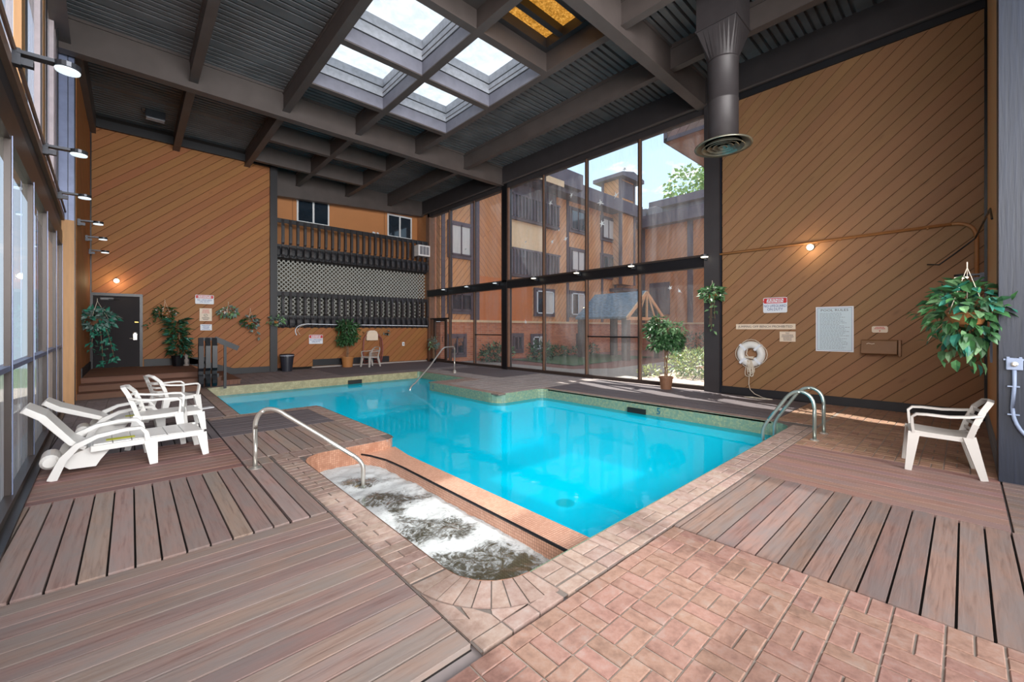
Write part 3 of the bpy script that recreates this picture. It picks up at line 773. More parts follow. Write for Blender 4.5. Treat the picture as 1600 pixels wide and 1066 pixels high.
# back wall, wood clad, with platform
wb = box('wall_back', 'dark_back', (-1.3, 17.02, -.05, 3.72, 17.3, 7.9), kind='structure', label='tall wall behind the steps clad in diagonal boards')
clad(wb, wall_y(0, 0, 17.02), (-1.25, .1, 3.7, 7.42), 42, .2, 'wall_wood_back', off=.1)
box('baseboard_back', 'trim_dark', (.3, 16.955, .4, 1.9, 16.998, .62), kind='structure')
MB().prism([(1.4, .4), (1.4, .62), (2.6, .2), (3.72, .2), (3.72, 0), (2.4, 0)], 16.955, 16.999, 'y').obj('baseboard_back', 'trim_dark', kind='structure')
box('trim_5', 'trim_dark', (-1.25, 16.9, 7.38, 3.72, 17.02, 7.62), kind='structure')
box('trim_6', 'trim_dark', (3.7, 16.9, 0, 3.93, 17.7, 7.5), kind='structure', label='dark post between clad wall and balconies')
# lower balcony wall
wl = box('wall_back', 'dark_back', (3.72, 17.62, -.05, 10.6, 17.8, 1.62), kind='structure', label='low clad wall beneath the balconies')
clad(wl, wall_y(0, 0, 17.62), (3.93, .06, 10.58, 1.6), 42, .2, 'wall_wood_back', off=.02)
box('trim_7', 'concrete_pale', (5.3, 17.5, 0, 10.5, 17.6, .05), kind='structure')
MB().box(5.35, 17.57, .07, 8.6, 17.605, .33).obj('baseboard_back', 'trim_dark', kind='structure')
# rear of the balconies
box('wall_back', 'lattice_back', (3.6, 18.5, 1.5, 10.75, 18.6, 4.3), kind='structure', label='pale wall behind the lattice')
box('wall_back', 'dark_back', (3.6, 17.75, 1.45, 10.75, 18.6, 1.55), kind='structure')
ub = box('wall_back', 'wall_paint', (3.6, 18.6, 4.2, 10.75, 18.75, 7.9), kind='structure', label='upper orange painted wall with two white windows')
box('floor', 'dark_back', (3.6, 17.72, 4.22, 10.75, 18.6, 4.32), kind='structure', label='upper balcony floor')
for x in (4.95, 8.93): box('trim_8', 'slat_back_brown', (x - .09, 18.585, 4.3, x - .05, 18.6, 7.2), kind='structure')
def slider(x0, x1, z0, z1, lab, i):
    t = empty('window_%d' % i, (x0, 18.6, z0), kind='structure', label=lab); w, h = x1 - x0, z1 - z0
    MB().box(0, -.05, 0, w, .0, .07).box(0, -.05, h - .07, w, 0, h).box(0, -.05, .07, .06, 0, h - .07).box(w - .06, -.05, .07, w, 0, h - .07).box(w / 2 - .035, -.055, .07, w / 2 + .035, 0, h - .07).obj('window_frame', 'white_paint', t)
    for a in (.06, w / 2 + .035): box('pane', 'dark_glass', (a, -.02, .07, a + w / 2 - .095, -.01, h - .07), t)
slider(5.03, 6.32, 5.95, 7.05, 'white framed sliding window on the upper wall nearest the dark post', 2)
slider(9.0, 10.28, 5.95, 7.05, 'white framed sliding window on the upper wall near the glass wall', 3)

box('wall_back', 'slat_back_brown', (10.6, 17.75, -.05, 10.98, 18.75, 7.9), kind='structure')
# balcony railings: carved fins
def balcony(z0, z1, lab, grp):
    t = empty('balcony_railing', (3.95, 17.62, z0), label=lab, category='railing', group=grp); H = z1 - z0
    MB().box(0, -.03, H - .16, 6.62, .02, H).box(0, .0, 0, 6.62, .04, .12).box(0, .0, .40, 6.62, .04, .5).obj('rail', 'trim_dark', t)
    box('back_panel', 'trim_dark', (0, .02, 0, 6.62, .035, .47), t)
    prof = [(0, 0), (-.06, 0), (-.13, .1), (-.15, .2), (-.13, .32), (-.06, .42), (-.06, .5), (-.12, .56), (-.14, .7), (-.14, H - .3), (-.05, H - .02), (0, H)]
    f = MB().prism(prof, -.042, .042, 'x'); me = bpy.data.meshes.new('baluster'); me.from_pydata(f.v, [], f.f); me.materials.append(MATS['beam_paint_dark'])
    bu = MB().lathe([(.02, .0), (.07, .06), (.1, .16), (.09, .27), (.04, .38)], 10); bm_ = bpy.data.meshes.new('bulb'); bm_.from_pydata(bu.v, [], bu.f); bm_.materials.append(MATS['trim_dark'])
    for k in range(26):
        o = put('baluster', me, t); o.location = (.06 + k * .262, 0, 0)
        if k < 25:
            b_ = put('bulb', bm_, t); b_.location = (.06 + (k + .5) * .262, 0, .03); b_.scale = (1, .5, 1)
    return t
balcony(4.28, 5.76, 'upper dark balcony railing of carved boards in front of the orange wall', 'balcony railings')
balcony(1.58, 2.98, 'lower dark balcony railing of carved boards below the white lattice', 'balcony railings')
lt = empty('lattice_screen', (3.93, 17.85, 1.6), label='white diagonal lattice screen between the two dark balcony railings', category='lattice')
mb = MB(); wd, ht, pt = 6.7, 2.7, .165
for sgn, yy in ((1, 0), (-1, .012)):
    k = -math.ceil(ht / pt)
    for k in range(-int(ht / pt) - 1, int((wd) / pt) + 2):
        a = k * pt if sgn > 0 else k * pt + ht
        # segment x = a + t, z = t (sgn>0) or x = a - t
        t0, t1 = 0, ht
        if sgn > 0: t0 = max(t0, -a); t1 = min(t1, wd - a)
        else: t0 = max(t0, a - wd); t1 = min(t1, a)
        if t1 - t0 < .05: continue
        mb.strut((a + sgn * t0, yy, t0), (a + sgn * t1, yy, t1), (.05, .008), up=(0, 1, 0)) if False else mb.add([
            (a + sgn * t0 - .027, yy, t0), (a + sgn * t0 + .027, yy, t0), (a + sgn * t1 + .027, yy, t1), (a + sgn * t1 - .027, yy, t1),
            (a + sgn * t0 - .027, yy + .008, t0), (a + sgn * t0 + .027, yy + .008, t0), (a + sgn * t1 + .027, yy + .008, t1), (a + sgn * t1 - .027, yy + .008, t1)],
            [(0, 1, 2, 3), (7, 6, 5, 4), (0, 3, 7, 4), (1, 5, 6, 2)])
mb.obj('lattice_slats', 'lattice_white', lt, kind='stuff')

# ---- glazed wall on the right
gw = empty('window_1', (10.7, 4.38, 0), kind='structure', label='two storey glazed wall between pool hall and courtyard')
YM = [4.38, 6.26, 8.13, 9.98, 11.82, 12.08, 13.97, 15.8, 17.6]
OY = 4.38
def gsheet(par, mat, x, y0, y1, z0, z1, **k): return MB().add([(x, y0, z0), (x, y1, z0), (x, y1, z1), (x, y0, z1)], [(0, 3, 2, 1)]).obj('pane', mat, par, **k)
def gwb(name, mat, a, **k): return box(name, mat, (a[0] - 10.7, a[1] - OY, a[2], a[3] - 10.7, a[4] - OY, a[5]), gw, **k)
gwb('mid_rail', 'frame_black', (10.58, 4.38, 3.1, 10.8, 17.6, 3.4))
gwb('mid_rail_cap', 'frame_bronze', (10.56, 4.38, 3.36, 10.6, 17.6, 3.41))
gwb('sill', 'frame_bronze', (10.62, 4.38, 0, 10.78, 17.6, .1))
gwb('head', 'beam_paint_dark', (10.6, 4.38, 6.93, 10.8, 17.6, 7.12))
gwb('column', 'frame_black', (10.56, 11.82, 0, 10.84, 12.08, 7.1))
for y in (6.26, 8.13, 9.98, 13.97, 15.8):
    gwb('mullion', 'frame_bronze', (10.64, y - .035, .1, 10.76, y + .035, 3.1)); gwb('mullion', 'frame_bronze', (10.64, y - .035, 3.4, 10.76, y + .035, 6.95))
    gwb('mullion_edge', 'frame_brown', (10.625, y - .06, .1, 10.645, y - .01, 3.1)); gwb('mullion_edge', 'frame_brown', (10.625, y - .06, 3.4, 10.645, y - .01, 6.95))
for y in (11.78, 12.12): gwb('mullion_edge', 'frame_brown', (10.6, y - .04, .1, 10.66, y + .04, 6.95))
gwb('mullion', 'frame_brown', (10.6, 17.45, 0, 10.98, 17.75, 7.8))
for y0, y1 in ((6.3, 8.1), (12.1, 13.94)): gwb('transom', 'frame_black', (10.66, y0, 1.29, 10.74, y1, 1.33))
gwb('transom', 'frame_black', (10.64, 15.83, 2.0, 10.76, 17.45, 2.06))
ys = [(4.38, 6.22), (6.3, 8.09), (8.17, 9.94), (10.02, 11.82), (12.08, 13.93), (14.01, 15.76), (15.84, 17.45)]
for a, b_ in ys:
    gsheet(gw, 'glass', 0, a - OY, b_ - OY, .1, 3.1); gsheet(gw, 'glass', 0, a - OY, b_ - OY, 3.4, 6.95)
gwb('pane_dust', 'glass_dirty', (10.692, 6.3, .1, 10.694, 8.1, 1.29)) if False else None
# little white splash marks on the panes
random.seed(3)
for (y, z, s) in ((9.68, 5.9, .1), (8.75, 5.95, .09), (7.6, 5.45, .12), (7.05, 5.55, .1), (9.6, 4.55, .1), (9.0, 4.55, .11), (7.55, 4.8, .13), (6.75, 6.25, .09), (10.9, 1.8, .1), (5.35, 2.65, .08), (5.1, 2.55, .07), (14.6, 5.0, .09), (10.9, 4.75, .06), (9.3, 4.9, .05)):
    mb = MB()
    pts = []
    for k in range(10):
        a = k * PI / 5 + random.uniform(-.2, .2); r_ = s * (random.uniform(.6, 1.3) if k % 2 == 0 else .3); pts.append((r_ * math.cos(a), r_ * math.sin(a)))
    mb.prism(pts, -.001, .001, 'x').obj('splash_mark', 'white_paint', gw, M=Matrix.Translation((-.012, y - OY, z)))
d1 = empty('door_1', (10.66, 16.0, 0), kind='structure', label='narrow glass door at the far end of the glazed wall')
MB().box(-.03, .05, .0, .05, .17, 2.0).box(-.03, 1.0, 0, .05, 1.12, 2.0).box(-.03, .17, 1.9, .05, 1.0, 2.0).box(-.03, .17, 0, .05, 1.0, .16).obj('door_frame', 'frame_bronze', d1)
MB().tube([(-.06, .25, .95), (-.1, .25, 1.0), (-.1, .25, 1.15), (-.06, .25, 1.2)], .014, 6).obj('door_handle', 'frame_black', d1)
box('door_panel', 'frame_brown', (-.035, 1.15, 0, .05, 1.4, 2.0), d1)

# ---- left wall (slightly skewed): local y runs along the wall, +x faces the room
lw = empty('wall_left', (-.602, 0, 0), R(2.06), kind='structure', label='left wall of bronze framed glazing with a mid rail of lamps')
def lb(name, mat, a, **k): return box(name, mat, a, lw, **k)
lb('mid_rail', 'frame_bronze', (-.10, -3.5, 3.22, .03, 12.3, 3.52))
lb('mid_rail', 'trim_dark', (-.12, -3.5, 3.3, .015, 12.3, 3.75)); lb('mid_rail_cap', 'frame_brown', (-.05, -3.5, 3.74, .06, 13.6, 3.86))
MB().tube([(.07, -3.5, 3.92), (.07, 13.6, 3.92)], .018, 6).obj('conduit', 'frame_brown', lw)
lb('sill', 'frame_bronze', (-.16, -3.5, 0, .06, 12.3, .09)); lb('sill_track', 'frame_black', (.06, -3.5, 0, .12, 12.3, .03))
for y in (-.7, .9, 2.5, 4.1, 5.72, 7.35, 9.02, 10.7, 12.2):
    lb('mullion', 'frame_bronze', (-.012, y - .045, .09, .03, y + .045, 3.25)); lb('mullion_edge', 'frame_blue', (.035, y - .05, .09, .042, y - .035, 3.25))
LY = [-3.4, -.7, .9, 2.5, 4.1, 5.72, 7.35, 9.02, 10.7, 12.2]
for a, b_ in zip(LY, LY[1:]):
    lb('transom', 'frame_blue', (-.05, a + .05, 1.18, .03, b_ - .05, 1.225))
    gsheet(lw, 'glass_left', -.01, a + .045, b_ - .045, 1.22, 3.25); gsheet(lw, 'glass_dirty', -.01, a + .045, b_ - .045, .09, 1.18, label='pane clouded with dust')
for a, b_, mt in ((7.02, 7.42, 'tan_paint'), (8.95, 9.28, 'frame_pale'), (9.35, 9.7, 'tan_paint'), (11.3, 11.5, 'frame_pale'), (11.6, 12.1, 'frame_pale'), (4.4, 4.8, 'tan_paint'), (12.3, 12.9, 'frame_blue'), (1.8, 2.2, 'tan_paint')):
    lb('upper_post', mt, (-.09, a, 3.86, -.03, b_, 7.6))
for y in (7.0, 9.33, 11.55, 12.55, 4.38, 1.78): lb('mullion', 'frame_black', (-.0, y - .03, 3.86, .014, y + .01, 7.6))
UY = [-3.4, 1.8, 4.4, 7.0, 9.33, 11.6, 12.4]
for a, b_ in zip(UY, UY[1:]): gsheet(lw, 'glass_bright_view', -.087, a + .03, b_ - .03, 3.86, 7.6)
lb('post', 'tan_paint', (-.22, 12.3, 0, .2, 12.75, 3.76), label='broad tan post')
lb('post', 'frame_blue', (-.22, 12.32, 3.76, .2, 12.75, 7.25), label='pale blue gray post')
lb('post_edge', 'frame_black', (.198, 12.28, 0, .21, 12.34, 7.25)); lb('post_edge', 'frame_black', (.10, 12.31, 3.76, .11, 12.33, 7.25))
wl2 = box('wall_left', 'dark_back', (-1.4, 12.6, -.05, -.88, 17.3, 7.9), kind='structure', label='narrow clad stretch of the left wall beside the landing')
clad(wl2, frame((-.88, 0, 0), (0, 1, 0), (0, 0, 1), (1, 0, 0)), (12.9, .0, 17.0, 7.4), -42, .2, 'wall_wood_back')
box('baseboard_left', 'trim_dark', (-.86, 14.0, .4, -.84, 17.0, .62), kind='structure')
box('trim_9', 'frame_black', (-.86, 16.93, .6, -.83, 17.0, 7.4), kind='structure')
lb('head', 'beam_paint', (-.3, -3.5, 7.22, .08, 17.2, 7.8)); lb('head_flange', 'beam_paint', (-.3, -3.5, 7.2, .16, 12.3, 7.23)); box('trim_10', 'beam_paint', (-1.3, 12.2, 7.2, -.74, 17.0, 7.8), kind='structure')

# ================================================================ STEPS, DOOR
st = empty('floor', (0, 0, 0), kind='structure', label='raised wooden landing with three steps in front of the dark door')
def stepbox(z0, z1, y0, y1, x0=-1.12, x1=1.3):
    k = 0
    box('riser', 'step_wood', (x0, y0 + .012, z0, x1, y0 + .03, z1 - .03), st)
    nn = max(1, round((y1 - y0) / .14)); w = (y1 - y0) / nn
    for i in range(nn):
        MB().cbox(-(x1 - x0) / 2, -w / 2 + .003, -.03, (x1 - x0) / 2, w / 2 - .003, 0, .003).obj('plank', 'step_wood', st, M=Matrix.Translation(((x0 + x1) / 2, y0 + (i + .5) * w, z1)))
stepbox(0, .135, 12.95, 13.4); stepbox(.135, .27, 13.4, 13.95)
stepbox(.27, .4, 13.95, 17.0, x1=1.42)
box('core', 'step_wood', (-1.12, 13.43, 0, 1.3, 13.97, .12), st); box('core', 'step_wood', (-1.12, 13.98, 0, 1.42, 17.0, .37), st)
for (x0, x1, y0, z1) in ((1.42, 1.82, 13.7, .27), (1.82, 2.28, 13.8, .135)):
    xx = x0
    while xx < x1 - .02:
        box('riser_board', 'step_wood', (xx, y0, 0, min(xx + .09, x1) - .006, y0 + .02, z1 - .02), st); xx += .1
    yy = y0
    box('core', 'step_wood', (x0, y0 + .02, 0, x1, 16.9, z1 - .03), st)
    box('tread', 'step_wood', (x0, y0 - .01, z1 - .03, x1 + .02, 16.9, z1), st)
rl = empty('stair_railing', (1.28, 13.0, 0), label='dark railing of carved boards beside the wooden steps', category='railing')
prof = [(-.09, .12), (.06, .1), (.1, .2), (.09, .32), (.03, .38), (.03, .46), (.09, .52), (.1, .6), (.1, 1.14), (.02, 1.33), (-.05, 1.33), (-.09, 1.2)]
prof = [(-.08, .12), (.02, .08), (.1, .17), (.12, .27), (.07, .36), (.03, .4), (.04, .48), (.11, .56), (.11, 1.12), (.02, 1.32), (-.06, 1.32), (-.08, 1.2)]
for k in range(3): MB().prism([(-y_, z) for y_, z in prof], -.05, .05, 'x').obj('carved_board', 'trim_dark' if k == 0 else 'frame_black', rl, M=Matrix.Translation((.02 + k * .14, .0, 0)))
MB().strut((0, .05, 1.29), (.33, .05, 1.29), (.05, .08)).strut((.3, .02, 1.3), (.82, .02, 1.03), (.05, .13)).obj('handrail', 'trim_dark', rl)
MB().box(.5, 0, 0, .56, .05, 1.15).box(-.03, .03, .3, .4, .08, .4).obj('post', 'trim_dark', rl)

dr = empty('door_2', (-.87, 16.96, .4), kind='structure', label='dark brown metal door on the raised landing')
MB().box(0, -.03, 0, .07, .05, 2.2).box(1.07, -.03, 0, 1.14, .05, 2.2).box(.07, -.03, 2.12, 1.07, .05, 2.2).obj('door_frame', 'frame_black', dr)
soft(box('door_leaf', 'door_paint', (.07, -.01, .01, 1.07, .04, 2.12), dr), .004)
MB().box(.22, -.06, 2.0, .5, -.01, 2.06).strut((.5, -.04, 2.05), (.62, -.1, 2.02), (.02, .02)).strut((.62, -.1, 2.02), (.4, -.16, 2.02), (.02, .015)).obj('door_closer', 'frame_black', dr)
lk = MB(); lk.lathe([(.055, 0), (.06, .02), (.03, .03)], 14); lk.M = None
hd = MB(); hd.M = Matrix.Translation((.97, -.01, 1.0)) @ Matrix.Rotation(R(90), 4, 'X'); hd.lathe([(.055, 0), (.055, .015), (.03, .03)], 14); hd.M = None
hd.box(.925, -.035, .82, 1.01, -.01, 1.0).tube([(.97, -.05, .86), (.86, -.05, .86), (.84, -.045, .865)], .013, 6).obj('door_lock', 'steel', dr)
box('label_plate', 'brass', (.96, -.013, 1.34, 1.04, -.01, 1.365), dr)

# ================================================================ CEILING
random.seed(8)
ce = empty('ceiling', (0, 0, 7.0), kind='structure', label='dark steel roof structure with corrugated panels and skylights')
Z0 = 7.0
def cb(name, mat, a, **k): return box(name, mat, (a[0], a[1], a[2] - Z0, a[3], a[4], a[5] - Z0), ce, **k)
PX = [1.15, 3.08, 4.98, 6.92, 8.85]
CY = [-3.3, -1.4, .5, 2.4, 4.38, 6.25, 8.25, 10.22, 12.0, 14.1, 16.1, 18.0]
for y in (-3.3, 4.35, 12.0):
    cb('girder', 'beam_paint', (-1.3, y, 7.08, 10.8, y + .18, 7.78)); cb('girder_flange', 'beam_paint', (-1.3, y - .03, 7.06, 10.8, y + .21, 7.085)); cb('girder_flange', 'beam_paint', (-1.3, y - .03, 7.7, 10.8, y + .0, 7.78))
segs = [(-3.12, 4.35), (4.53, 12.0), (12.18, 18.1)]
for x in PX:
    for a, b_ in segs:
        cb('purlin', 'beam_paint', (x - .15, a, 7.24, x - .02, b_, 7.78)); cb('purlin_flange', 'beam_paint', (x - .17, a, 7.22, x, b_, 7.245)); cb('purlin_flange', 'beam_paint', (x - .17, a, 7.66, x - .15, b_, 7.68))
for a, b_ in segs:
    cb('purlin', 'beam_paint_dark', (10.5, a, 7.1, 10.85, b_, 7.78))
    cb('purlin_flange', 'beam_paint', (10.46, a, 7.08, 10.52, b_, 7.12))
for y in (6.25, 8.25, 10.22, 14.1, 16.1, -1.4, .5, 2.4):
    for x0, x1 in ((3.08, 4.81), (4.98, 6.75)):
        cb('cross_beam', 'beam_paint', (x0 - .02, y, 7.24, x1 + .02, y + .13, 7.78)); cb('cross_beam_flange', 'beam_paint', (x0, y - .02, 7.22, x1, y + .15, 7.245))
for y in (14.1, 16.1): pass
# header over the balconies, its underside drops toward the dark post
MB().add([(3.72, 17.95, 6.68 - Z0), (10.6, 17.95, 7.06 - Z0), (10.6, 17.95, 7.8 - Z0), (3.72, 17.95, 7.8 - Z0), (3.72, 18.2, 6.68 - Z0), (10.6, 18.2, 7.06 - Z0), (10.6, 18.2, 7.8 - Z0), (3.72, 18.2, 7.8 - Z0)],
         [(0, 1, 2, 3), (5, 4, 7, 6), (4, 5, 1, 0), (3, 2, 6, 7), (1, 5, 6, 2), (4, 0, 3, 7)]).obj('header_beam', 'beam_paint', ce)
# corrugated panels
XE = [-1.3] + [x - .09 for x in PX] + [10.8]
def ribs(l, d):
    mb = MB(); pitch = .16; n = max(1, round(d / pitch)); p = d / n; pr = []
    for k in range(n):
        y = k * p
        if k % 12 == 5: pr += [(y, .0), (y + p * .9, .0), (y + p, .075)]
        else: pr += [(y, .075), (y + p * .25, .075), (y + p * .3, 0), (y + p * .95, 0)]
    pr.append((d, .075))
    for i in range(len(pr) - 1):
        (a, z), (b_, w) = pr[i], pr[i + 1]
        mb.add([(0, a, z), (l, a, z), (l, b_, w), (0, b_, w)], [(0, 1, 2, 3)[::-1]])
    return mb
SKY = {(2, 5), (3, 5), (2, 6), (3, 6)}
for i in range(len(XE) - 1):
    for j in range(len(CY) - 1):
        x0, x1, y0, y1 = XE[i], XE[i + 1], CY[j], CY[j + 1]
        if (i, j) in SKY or (i, j) == (3, 4): continue
        if (i, j) == (2, 4):
            cb('ceiling_panel', 'beam_paint', (x0, y0, 7.6, x1, y1, 7.64)); continue
        if j == 10 and i == 0 or True:
            ribs(x1 - x0, y1 - y0).obj('roof_panel', 'roof_metal', ce, M=Matrix.Translation((x0, y0, 7.76 - Z0)))
for j in range(len(CY) - 1):       # weathering slab above the panels
    for i in range(len(XE) - 1):
        if (i, j) in SKY or (i, j) == (3, 4): continue
        cb('roof_slab', 'concrete', (XE[i], CY[j], 7.84, XE[i + 1], CY[j + 1], 7.92))
for k, (i, j) in enumerate(sorted(SKY)):
    x0, x1 = (3.061, 4.829) if i == 2 else (4.961, 6.769); y0, y1 = CY[j] + .13, CY[j + 1]
    s_ = empty('skylight', M=Matrix.Translation((0, 0, 0)), parent=ce)
    def sb(nm, mt, a): return box(nm, mt, (a[0], a[1], a[2] - Z0, a[3], a[4], a[5] - Z0), s_)
    for zz, ww, hh, mt in ((7.575, .03, .225, 'curb_metal'), (7.83, .06, .21, 'curb_metal')):
        i_ = .012 if zz < 7.7 else .004; a = [(x0 - ww, y0 - ww, x1 + ww, y0 + i_), (x0 - ww, y1 - i_, x1 + ww, y1 + ww), (x0 - ww, y0, x0 + i_, y1), (x1 - i_, y0, x1 + ww, y1)]
        mb = MB()
        for q in a: mb.box(q[0], q[1], zz - Z0, q[2], q[3], zz + hh - Z0)
        mb.obj('curb', mt, s_)
    mb = MB()
    for q in [(x0 - .1, y0 - .1, x1 + .1, y0 + .015), (x0 - .1, y1 - .015, x1 + .1, y1 + .1), (x0 - .1, y0, x0 + .015, y1), (x1 - .015, y0, x1 + .1, y1)]:
        mb.box(q[0], q[1], 7.55 - Z0, q[2], q[3], 7.575 - Z0); mb.box(q[0], q[1], 7.80 - Z0, q[2], q[3], 7.83 - Z0)
    mb.obj('gasket', 'frame_black', s_)
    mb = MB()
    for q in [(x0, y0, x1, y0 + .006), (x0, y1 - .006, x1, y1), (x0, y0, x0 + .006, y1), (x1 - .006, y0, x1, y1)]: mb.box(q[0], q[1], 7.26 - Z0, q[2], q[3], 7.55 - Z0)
    mb.obj('well_lit_facing', 'well_lit_tone', s_)  # added pale facing that paints in the light on the beam sides
    sb('pane', 'skylight_glass', (x0 - .05, y0 - .05, 8.04, x1 + .05, y1 + .05, 8.05))
fp = empty('skylight', parent=ce, M=Matrix.Identity(4), label='skylight filled with golden fibrous panels and dark bars')
box('fiber_panel', 'fiber_panel', (4.9, 4.4, 7.86 - Z0, 6.83, 6.4, 7.87 - Z0), fp)
for y in (5.05, 5.65): box('bar', 'beam_paint_dark', (4.98, y, 7.68 - Z0, 6.75, y + .12, 7.86 - Z0), fp)
MB().box(4.98, 4.53, 7.64 - Z0, 6.75, 4.65, 7.86 - Z0).box(4.98, 6.13, 7.64 - Z0, 6.75, 6.25, 7.86 - Z0).box(4.98, 4.65, 7.64 - Z0, 5.1, 6.13, 7.86 - Z0).box(6.63, 4.65, 7.64 - Z0, 6.75, 6.13, 7.86 - Z0).obj('curb', 'beam_paint_dark', fp)
cf = empty('ceiling_light', (.52, 15.65, 7.55), label='small boxy light fixture hanging under the corrugated roof', category='light')
soft(box('housing', 'lamp_metal', (-.22, -.12, -.02, .22, .12, .2), cf), .01); box('lens', 'curb_metal', (-.2, -.1, -.035, .2, .1, -.02), cf)
MB().tube([(-.22, 0, .1), (-.3, 0, .16), (-.3, 0, .22)], .015, 6).obj('bracket', 'lamp_metal', cf)
# square-to-round duct
du = empty('air_duct', (7.77, 2.91, 4.8), label='dark square to round air duct hanging from the roof with a round diffuser', category='duct')
sq = .33; r0 = .25
MB().box(-sq, -sq, 2.05, sq, sq, 3.0).obj('square_section', 'duct_metal', du)
MB().box(-sq - .015, -sq - .015, 2.03, sq + .015, sq + .015, 2.06).obj('flange', 'duct_metal', du)
mb = MB(); n = 32; vs = []
for k in range(n):
    a = 2 * PI * k / n + PI / 4; c_, s_ = math.cos(a), math.sin(a); m_ = max(abs(c_), abs(s_)); vs.append((sq * c_ / m_, sq * s_ / m_, 2.04))
for k in range(n):
    a = 2 * PI * k / n + PI / 4; vs.append((r0 * math.cos(a), r0 * math.sin(a), 1.5))
mb.add(vs, [(k, k + n, (k + 1) % n + n, (k + 1) % n) for k in range(n)]).obj('transition', 'duct_metal', du)
MB().lathe([(r0, .08), (r0, .76), (r0 + .006, .77), (r0 + .006, .79), (r0, .8), (r0, 1.46), (r0 + .008, 1.47), (r0 + .008, 1.5)], 32).obj('round_section', 'duct_metal', du, smooth=True)
MB().lathe([(r0, .08), (.3, .06), (.42, .0), (.465, -.015), (.47, -.0), (.46, .012), (.41, .03), (.3, .09), (r0 + .01, .1)][::-1], 40, cap=False).obj('diffuser_ring', 'diffuser_metal', du, smooth=True)
for a, b_ in ((.34, .0), (.25, .01), (.16, .02), (.07, .01)):
    MB().lathe([(a, b_ - .035), (a + .01, b_ - .03), (a - .045, b_ + .03), (a - .055, b_ + .025)], 32, cap=False).obj('diffuser_cone', 'diffuser_metal', du)
MB().lathe([(.3, .05), (.02, .05), (.02, .06), (.3, .06)], 24).obj('inner_plate', 'black_hole', du)
# ================================================================ RAILS
random.seed(11)
def bez(p0, p1, p2, n=6):
    p0, p1, p2 = Vector(p0), Vector(p1), Vector(p2)
    return [p0 * (1 - t) ** 2 + p1 * 2 * t * (1 - t) + p2 * t * t for t in [i / n for i in range(n + 1)]]
for k, x in enumerate((7.0, 7.56)):
    t = empty('pool_grab_rail', (x, 1.41, 0), label=('curved steel grab rail at the pool corner, the one nearer the wooden deck', 'curved steel grab rail at the pool corner, the one nearer the wood wall')[k], category='rail', group='grab rails of the pool ladder')
    pts = [(0, 0, 0), (0, 0, .42)] + bez((0, 0, .42), (0, .0, .64), (0, .16, .66)) + bez((0, .16, .66), (0, .26, .66), (0, .34, .55)) + [(0, .46, .36), (0, .56, .2)] + bez((0, .56, .2), (0, .63, .1), (0, .64, .0)) + [(0, .64, -.75)]
    tb_ = MB().tube(pts, .024, 12).obj('tube', 'steel_green', t, smooth=True)
    MB().lathe([(.055, 0), (.055, .008), (.03, .02)], 16).obj('flange', 'steel', tb_)
t = empty('spa_handrail', (1.02, 5.34, 0), math.atan2(-.66, .95), label='bent steel handrail leading from the deck down into the spa', category='rail')
Lr = 1.157
pts = [(0, 0, 0), (0, 0, .44)] + bez((0, 0, .44), (0, 0, .6), (.1, 0, .645)) + bez((.1, 0, .645), (.2, 0, .68), (.32, 0, .58)) + [(.7, 0, .33), (1.02, 0, .115)] + bez((1.02, 0, .115), (Lr, 0, .03), (Lr, 0, -.06)) + [(Lr, 0, -.8)]
MB().tube(pts, .024, 12).obj('tube', 'steel', t, smooth=True)
MB().lathe([(.07, 0), (.07, .008), (.03, .02)], 16).obj('flange', 'steel', t)
t = empty('pool_handrail', (8.37, 12.1, 0), math.atan2(10.9 - 12.1, 5.98 - 8.37), label='bent steel handrail by the entry steps at the far end of the pool', category='rail')
Lr = math.hypot(2.39, 1.2)
pts = [(0, 0, 0), (0, 0, .8)] + bez((0, 0, .8), (0, 0, .92), (.12, 0, .93)) + bez((.55, 0, .93), (.75, 0, .93), (.9, 0, .84)) + [(1.6, 0, .38), (2.3, 0, .0)] + bez((2.4, 0, -.06), (Lr, 0, -.12), (Lr, 0, -.25)) + [(Lr, 0, -.9)]
MB().tube(pts, .024, 10).obj('tube', 'steel', t, smooth=True)
MB().lathe([(.06, 0), (.06, .06), (.03, .12)], 12).obj('flange', 'steel', t)

